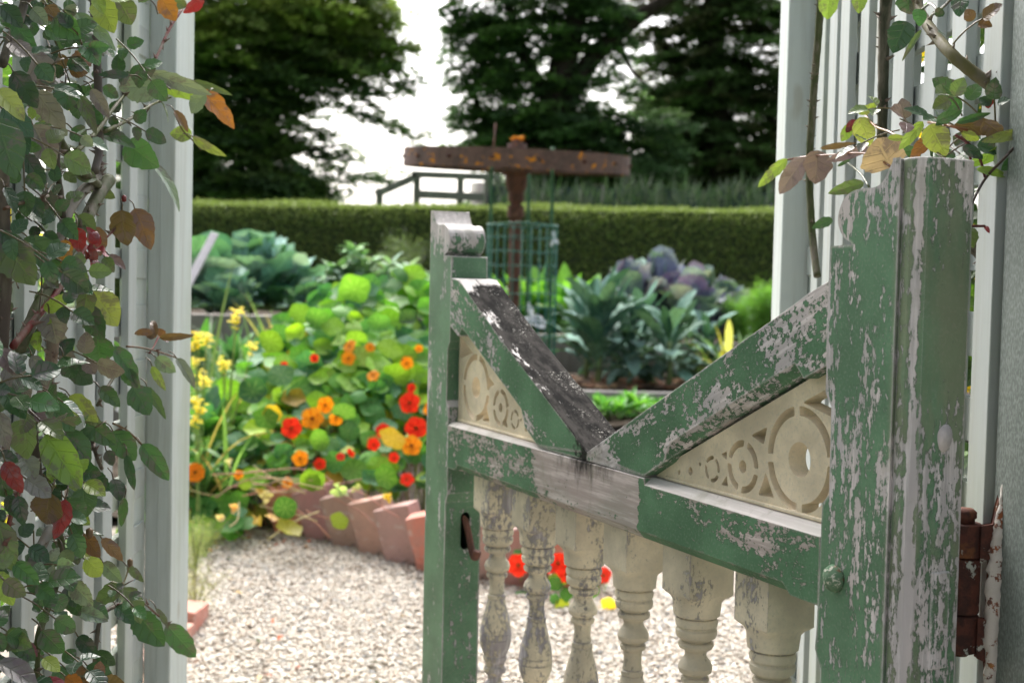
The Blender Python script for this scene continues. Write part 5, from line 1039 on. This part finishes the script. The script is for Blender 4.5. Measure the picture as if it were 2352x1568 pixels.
# ------------------------------------------------------------------ hedge
YH_ = 13.2
def hedge(name, x0, x1, y0, y1, z0, zl, zr, label, cat, cols, ctop, mat, n, sz, seed, body=(.05, .075, .025)):
    root = empty(name, ((x0+x1)/2, (y0+y1)/2, z0), 0, label, cat); cx, cy = root.location[0], root.location[1]; rng = np.random.default_rng(seed)
    mb = MB(); prism(mb, [(x0-cx+.05, 0), (x1-cx-.05, 0), (x1-cx-.05, zr-z0-.025), (x0-cx+.05, zl-z0-.025)], y0-cy+.08, y1-cy-.07, body); build('branches', mb, M['stem'], root, smooth=False)
    mb = MB(); k = n
    X = rng.uniform(x0, x1, k); zt = zl+(zr-zl)*(X-x0)/(x1-x0)+.012*np.sin(X*2.3+1)+.010*np.sin(X*5.1)+.02*(rng.random(n) < .02)*rng.random(n)
    face = rng.random(k) < .72; Z = np.where(face, z0+(zt-z0)*rng.random(k)**.85, zt+rng.normal(0, .012, k)); Y = np.where(face, y0+.03*np.sin(X*3)*np.cos(Z*5)+abs(rng.normal(0, .03, k)), rng.uniform(y0, y1, k))
    e = np.clip((Z-(zt-.06))/.06, 0, 1); Y = Y+np.where(face, e*.06, 0)
    P = np.stack([X-cx, Y-cy, Z-z0], 1); D = rng.normal(0, 1, (k, 3))+np.where(face[:, None], [[0, -1.0, .5]], [[0, -.2, 1.6]]); N_ = rng.normal(0, 1, (k, 3))
    cols = np.array(cols)[rng.integers(len(cols), size=k)]*rng.uniform(.6, 1.35, (k, 1)); ct = np.array(ctop)*rng.uniform(.75, 1.25, (k, 1))
    nearTop = ((zt-Z) < .10+.03*rng.random(k))[:, None]; C_ = np.where(nearTop, ct, cols)
    quads(mb, P, D, N_, rng.uniform(.7, 1.3, k)*sz, rng.uniform(.35, .6, k)*sz, np.clip(C_, .003, 1)); build('foliage', mb, mat, root); return root
M['hedge'] = simple_mat('hedge leaf', (0, 0, 0), .55, .3, 30, .3, .1, attr=True, trans=.2)
zl = at(440, 466, YH_)[2]; zr = at(1780, 484, YH_)[2]; xl, xr = at(440, 466, YH_)[0], at(1780, 470, YH_)[0]
sl_ = (zr-zl)/(xr-xl)
hedge('hedge', xl-1.2, xr+2.2, YH_, YH_+.9, 0.0, zl-sl_*1.2, zr+sl_*2.2, 'long clipped green hedge with a pale fresh top across the back of the garden', 'hedge', [(.25, .38, .09), (.31, .43, .10), (.18, .28, .075), (.32, .38, .11)], (.28, .37, .09), M['hedge'], 90000, .032, 300)
# lavender row and shade net behind the hedge
YL = 15.5; a, b = at(1130, 470, YL), at(1800, 470, YL)
def lavrow():
    rng = np.random.default_rng(12)
    for k in range(15):
        x = 1165+k*44+rng.uniform(-8, 8); p = at(x, 470, YL+rng.uniform(-.4, .4)); top = at(x, rng.uniform(405, 440) if x < 1600 else rng.uniform(400, 425), YL)[2]
        root = empty('lavender', (p[0], p[1], 0), 0, 'bushy dark lavender with upright spikes in the row behind the hedge', 'lavender', 'lavender row behind the hedge'); mb = MB(); n = 420
        P = np.stack([rng.normal(0, .14, n), rng.normal(0, .15, n), rng.uniform(.5, top*.93, n)], 1); D = rng.normal(0, .3, (n, 3))+[0, 0, 1.2]
        quads(mb, P, D, rng.normal(0, 1, (n, 3)), rng.uniform(.12, .32, n), rng.uniform(.012, .03, n), np.array([vary([(.045, .085, .035), (.07, .13, .045), (.09, .12, .08)][rng.integers(3)], rng) for _ in range(n)])); build('foliage', mb, M['hedge'], root)
        mb = MB(); tube(mb, [(0, 0, 0), (0, 0, .7)], [.05, .03], 6, (.12, .10, .07)); build('stem', mb, M['stem'], root)
lavrow()
M['net'] = simple_mat('dark blue green shade net', (.025, .05, .055), .8, .4, 8)
nt0 = empty('shade_net', ((a[0]+b[0])/2, YL+.9, 0), 0, 'dark blue green shade net fence behind the lavender row', 'net fence'); w = (b[0]-a[0])/2+.1
mb = MB(); box(mb, -w, w, -.006, .006, .1, at(1400, 432, YL+.9)[2]); build('netting', mb, M['net'], nt0, smooth=False)
for k in range(6): mb = MB(); box(mb, -w+k*w*2/5-.02, -w+k*w*2/5+.02, -.03, -.008, 0, at(1400, 425, YL+.9)[2]); build('net_post', mb, M['sleeper'], nt0, smooth=False)
# timber ramp railing
YR = 19.0; rr = empty('timber_railing', (at(1000, 460, YR)[0], YR, 0), 0, 'dark timber railing of a sloping ramp behind the hedge, left of the rusty wheel', 'railing'); ro = np.array(rr.location)
M['tim'] = white_wood('dark weathered timber', base=(.20, .20, .17), dirt=(.12, .12, .10), amt=.6, seed=12)
def beam(P, Q, w, name, t=.05):
    P, Q = np.array(P)-ro, np.array(Q)-ro; d = nrm(Q-P); up = nrm(np.cross(d, [0, 1, 0])); V = [pt+up*sx*w/2+np.array([0, 1, 0])*sy*t/2 for pt in (P, Q) for sx, sy in ((-1, -1), (1, -1), (1, 1), (-1, 1))]
    mb = MB(); mb.add(V, [np.array([[0, 1, 2, 3], [4, 7, 6, 5], [0, 4, 5, 1], [1, 5, 6, 2], [2, 6, 7, 3], [3, 7, 4, 0]])]); build(name, mb, M['tim'], rr, smooth=False, bevel=.004)
beam(at(862, 447, YR), at(958, 405, YR), .11, 'handrail'); beam(at(945, 400, YR), at(1150, 408, YR), .10, 'handrail')
beam(at(960, 446, YR), at(1150, 455, YR), .12, 'lower_rail')
for x, y in ((872, 432), (958, 396), (1058, 402), (1120, 405), (1142, 405)):
    p = at(x, y, YR+.06); q = p.copy(); q[2] = .0; beam(p, q, .10, 'railing_post', .09)
p = at(1105, 420, YR+.8); mb = MB(); lathe(mb, [(0, .17), (p[2], .16)], ns=16); o = build('water_tank', mb, M['sleeper']); o.location = (p[0], p[1], 0); tag(o, 'short grey barrel post standing behind the timber railing', 'barrel')
# ------------------------------------------------------------------ trees
M['bark'] = simple_mat('dark tree bark', (.055, .042, .035), .9, .5, 6, .15, .6, .03)
M['needle'] = simple_mat('conifer spray', (0, 0, 0), .6, .25, 4, .2, .1, attr=True, trans=.38)
def conifer(name, base, Yt, trunks, blobs, label, seed, cols, toplight, zpx):
    rng = np.random.default_rng(seed); root = empty(name, base, 0, label, 'tree', 'dark conifers beyond the hedge'); b0 = np.array(base, float)
    mb = MB()
    for pts, r in trunks: tube(mb, catmull(np.array(pts)-b0, 6), r, 10, wob=.15, rng=rng)
    build('trunk', mb, M['bark'], root)
    mb = MB()
    for (cx, cy, rx, ry, nn) in blobs:
        c = at(cx, cy, Yt)-b0; RX, RZ = rx/FPX*Yt, ry/FPX*Yt; RY = min(3.0, max(.5, RX*.8))
        for q in range(max(1, int(nn/6.2))):
            u = rng.normal(0, 1, 3); u /= np.linalg.norm(u); u *= rng.random()**.45; p = c+u*[RX, RY, RZ]
            sx = np.sign(p[0]) if abs(p[0]) > .6 else rng.choice([-1, 1]); dr = nrm([sx*rng.uniform(.5, 1.2), rng.uniform(-.9, .5), rng.uniform(-.28, .22)])
            LB = min(rng.uniform(.9, 2.2), max(.5, RX*1.1)); nb_ = max(4, int(LB*7)); sd = nrm(np.cross(dr, [0, 0, 1]))
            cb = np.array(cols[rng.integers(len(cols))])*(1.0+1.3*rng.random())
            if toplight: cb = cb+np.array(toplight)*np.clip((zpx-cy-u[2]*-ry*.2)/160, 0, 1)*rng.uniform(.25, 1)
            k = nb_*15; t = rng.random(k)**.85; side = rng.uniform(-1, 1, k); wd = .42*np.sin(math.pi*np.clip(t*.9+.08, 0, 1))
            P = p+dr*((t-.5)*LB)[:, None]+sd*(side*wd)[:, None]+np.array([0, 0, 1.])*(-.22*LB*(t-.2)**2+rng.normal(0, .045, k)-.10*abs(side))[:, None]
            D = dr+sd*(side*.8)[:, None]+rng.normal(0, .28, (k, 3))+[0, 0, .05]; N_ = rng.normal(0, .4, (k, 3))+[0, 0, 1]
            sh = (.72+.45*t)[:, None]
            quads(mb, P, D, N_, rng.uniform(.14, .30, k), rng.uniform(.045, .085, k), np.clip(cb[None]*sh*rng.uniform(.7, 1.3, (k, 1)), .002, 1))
    build('crown', mb, M['needle'], root)
A = at
T1 = 30.0; g1 = A(600, 520, T1); g1[2] = 0
bl = [(470,480,90,40,160),(600,485,100,40,180),(690,475,30,20,30),(560,40,200,60,420),(700,20,190,55,380),(600,120,190,60,420),(760,95,130,45,260),(850,40,90,50,130),(880,100,70,22,60),(500,180,120,80,300),(660,185,130,45,230),(800,160,110,28,110),(900,150,60,16,40),(570,260,140,60,330),(690,240,60,30,70),(540,350,130,70,360),(640,330,70,40,90),(600,420,140,60,380),(490,430,90,60,200),(680,400,60,45,100),(730,360,50,18,35),(740,300,50,18,28),(820,250,70,26,50),(760,430,55,25,30),(850,400,60,14,40),(900,380,25,6,10),(800,205,80,26,60),(880,290,50,18,30),(935,300,40,14,22),(925,325,26,10,9),(700,440,60,30,80),(470,300,60,80,160),(640,-90,260,80,500),(400,100,120,200,500),(380,380,120,120,350),(905,205,50,18,14),(930,190,50,14,24),(790,345,60,14,30),(745,385,50,14,24)]
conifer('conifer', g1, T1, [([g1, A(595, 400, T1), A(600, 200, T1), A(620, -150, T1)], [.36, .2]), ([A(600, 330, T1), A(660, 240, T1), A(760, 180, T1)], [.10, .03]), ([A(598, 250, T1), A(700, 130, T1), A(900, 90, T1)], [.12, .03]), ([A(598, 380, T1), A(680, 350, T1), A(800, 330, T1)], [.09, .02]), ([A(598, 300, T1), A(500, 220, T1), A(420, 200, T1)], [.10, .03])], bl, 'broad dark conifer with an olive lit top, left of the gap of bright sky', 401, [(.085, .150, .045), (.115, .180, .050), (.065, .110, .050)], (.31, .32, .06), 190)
T2 = 34.0; g2 = A(1270, 520, T2); g2[2] = 0
bl = [(1200,470,90,40,140),(1350,480,120,40,200),(1090,465,60,10,24),(1090,40,70,60,110),(1060,110,45,50,70),(1090,170,50,40,60),(1150,110,80,90,250),(1230,60,110,90,320),(1200,220,110,80,330),(1110,250,60,40,70),(1160,300,90,35,150),(1060,275,60,14,26),(1080,320,80,12,30),(1260,300,150,70,420),(1330,180,80,90,200),(1330,60,90,80,240),(1400,40,70,50,90),(1420,110,40,30,22),(1430,200,50,40,32),(1380,280,70,50,170),(1250,400,120,50,280),(1400,380,160,60,330),(1500,300,80,60,150),(1130,160,60,60,90),(1160,370,50,25,30),(1080,200,28,30,26),(1380,130,50,50,60),(1240,-80,260,80,500),(1060,30,36,50,50),(1430,150,36,60,30),(1050,60,26,60,40),(1060,180,26,40,26)]
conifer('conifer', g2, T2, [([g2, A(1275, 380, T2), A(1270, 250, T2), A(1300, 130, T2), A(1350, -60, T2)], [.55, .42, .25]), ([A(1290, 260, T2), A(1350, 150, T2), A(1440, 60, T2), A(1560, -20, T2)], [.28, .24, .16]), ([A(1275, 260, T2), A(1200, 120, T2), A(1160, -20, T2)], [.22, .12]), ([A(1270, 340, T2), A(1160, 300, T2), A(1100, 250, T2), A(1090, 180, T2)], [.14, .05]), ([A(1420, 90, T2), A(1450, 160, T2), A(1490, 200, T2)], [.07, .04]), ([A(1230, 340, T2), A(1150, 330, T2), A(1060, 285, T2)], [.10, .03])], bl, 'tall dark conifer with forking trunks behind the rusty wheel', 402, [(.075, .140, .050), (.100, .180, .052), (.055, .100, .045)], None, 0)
T3 = 38.0; g3 = A(1640, 520, T3); g3[2] = 0
bl = [(1500,480,120,45,240),(1650,480,130,45,260),(1800,480,100,50,200),(1560,60,100,80,280),(1700,60,140,100,480),(1640,180,160,90,520),(1560,250,110,70,300),(1750,260,110,120,420),(1620,330,150,80,480),(1500,380,110,60,220),(1720,400,120,60,330),(1560,420,120,50,260),(1500,130,50,60,45),(1480,50,60,60,60),(1850,200,160,260,700),(1650,-80,260,80,500),(1500,220,50,50,50),(1460,420,80,40,100)]
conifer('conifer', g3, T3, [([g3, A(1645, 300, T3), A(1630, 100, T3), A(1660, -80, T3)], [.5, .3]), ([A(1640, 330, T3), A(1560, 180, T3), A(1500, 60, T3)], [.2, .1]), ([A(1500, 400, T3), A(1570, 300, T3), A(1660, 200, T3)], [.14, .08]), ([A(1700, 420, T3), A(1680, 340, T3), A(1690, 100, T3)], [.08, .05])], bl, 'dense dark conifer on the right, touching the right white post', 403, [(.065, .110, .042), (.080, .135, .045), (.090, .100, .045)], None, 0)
for k, (x0, Y0, w_, lab) in enumerate(((430, 44, 300, 'far dark conifer filling the gaps behind the broad left tree'), (1400, 46, 500, 'far dark conifer low behind the forking tree'), (1800, 44, 400, 'far dark conifer low behind the dense right tree'))):
    g = A(x0, 520, Y0); g[2] = 0; q = [(x0, 300, w_*.35, 110, 330), (x0+w_*.2, 420, w_*.35, 50, 200), (x0-w_*.25, 400, w_*.3, 60, 200)]
    if k == 1: q = [(x0, 420, 220, 40, 260), (1560, 400, 120, 60, 200)]
    conifer('conifer', g, Y0, [([g, A(x0, 300, Y0)], [.4, .2])], q, lab, 410+k, [(.034, .052, .024), (.026, .040, .022)], None, 0)
# shrubs outside the trellises (seen through the laths)
def shrub(loc, w, d, h, label, seed, cols, n=1500, size=.05):
    rng = np.random.default_rng(seed); root = empty('garden_shrub', loc, 0, label, 'shrub'); mb = MB()
    for k in range(n):
        u = rng.normal(0, 1, 3); u /= np.linalg.norm(u); u *= rng.random()**.4; p = np.array([0, 0, h*.55])+u*[w, d, h*.5]; dd = nrm(u+rng.normal(0, .6, 3)); leaf(mb, p, dd, nrm(rng.normal(0, .5, 3)+[0, 0, 1]), rng.uniform(.6, 1.3)*size, size*.6, vary(cols[rng.integers(len(cols))], rng, .3), 'ovate', .3, .2, 0, 4, 2, rng, 0)
    build('foliage', mb, M['green'], root); mb = MB()
    for k in range(6): tube(mb, catmull([[0, 0, 0], [rng.uniform(-w, w)*.3, rng.uniform(-d, d)*.3, h*.5], [rng.uniform(-w, w)*.7, rng.uniform(-d, d)*.7, h*.9]], 4), [.02, .006], 6, (.12, .09, .06))
    build('stem', mb, M['stem'], root)
shrub((.98, 2.0, 0), .32, 1.1, 2.3, 'dark leafy shrub with yellow leaves seen through the right trellis', 501, [(.03, .07, .02), (.04, .09, .025), (.02, .05, .02), (.03, .06, .02), (.55, .36, .02), (.09, .2, .03)], 5200, .06)
shrub((-1.15, 2.1, 0), .36, 1.2, 2.1, 'green shrub with yellow flowers seen through the left trellis', 502, [(.08, .18, .03), (.05, .12, .03), (.13, .25, .05), (.65, .55, .04)], 4600, .05)
# wood chips on the soil
rg = np.random.default_rng(31); mb = MB()
for k in range(420):
    x = rg.uniform(.3, 2.6); y = rg.uniform(8.6, 9.6); s = rg.uniform(.012, .035)*(1.8 if rg.random() < .12 else 1); ico(mb, (x, y, ZB+.025), s, vary([(.24, .12, .07), (.12, .08, .055), (.36, .22, .13)][rg.integers(3)], rg), rg, (1.4, .8, .35), .5)
mb.smooth = False; tag(build('wood_chips', mb, M['stone']), 'brown wood chips scattered over the soil under the kale', kind='stuff')
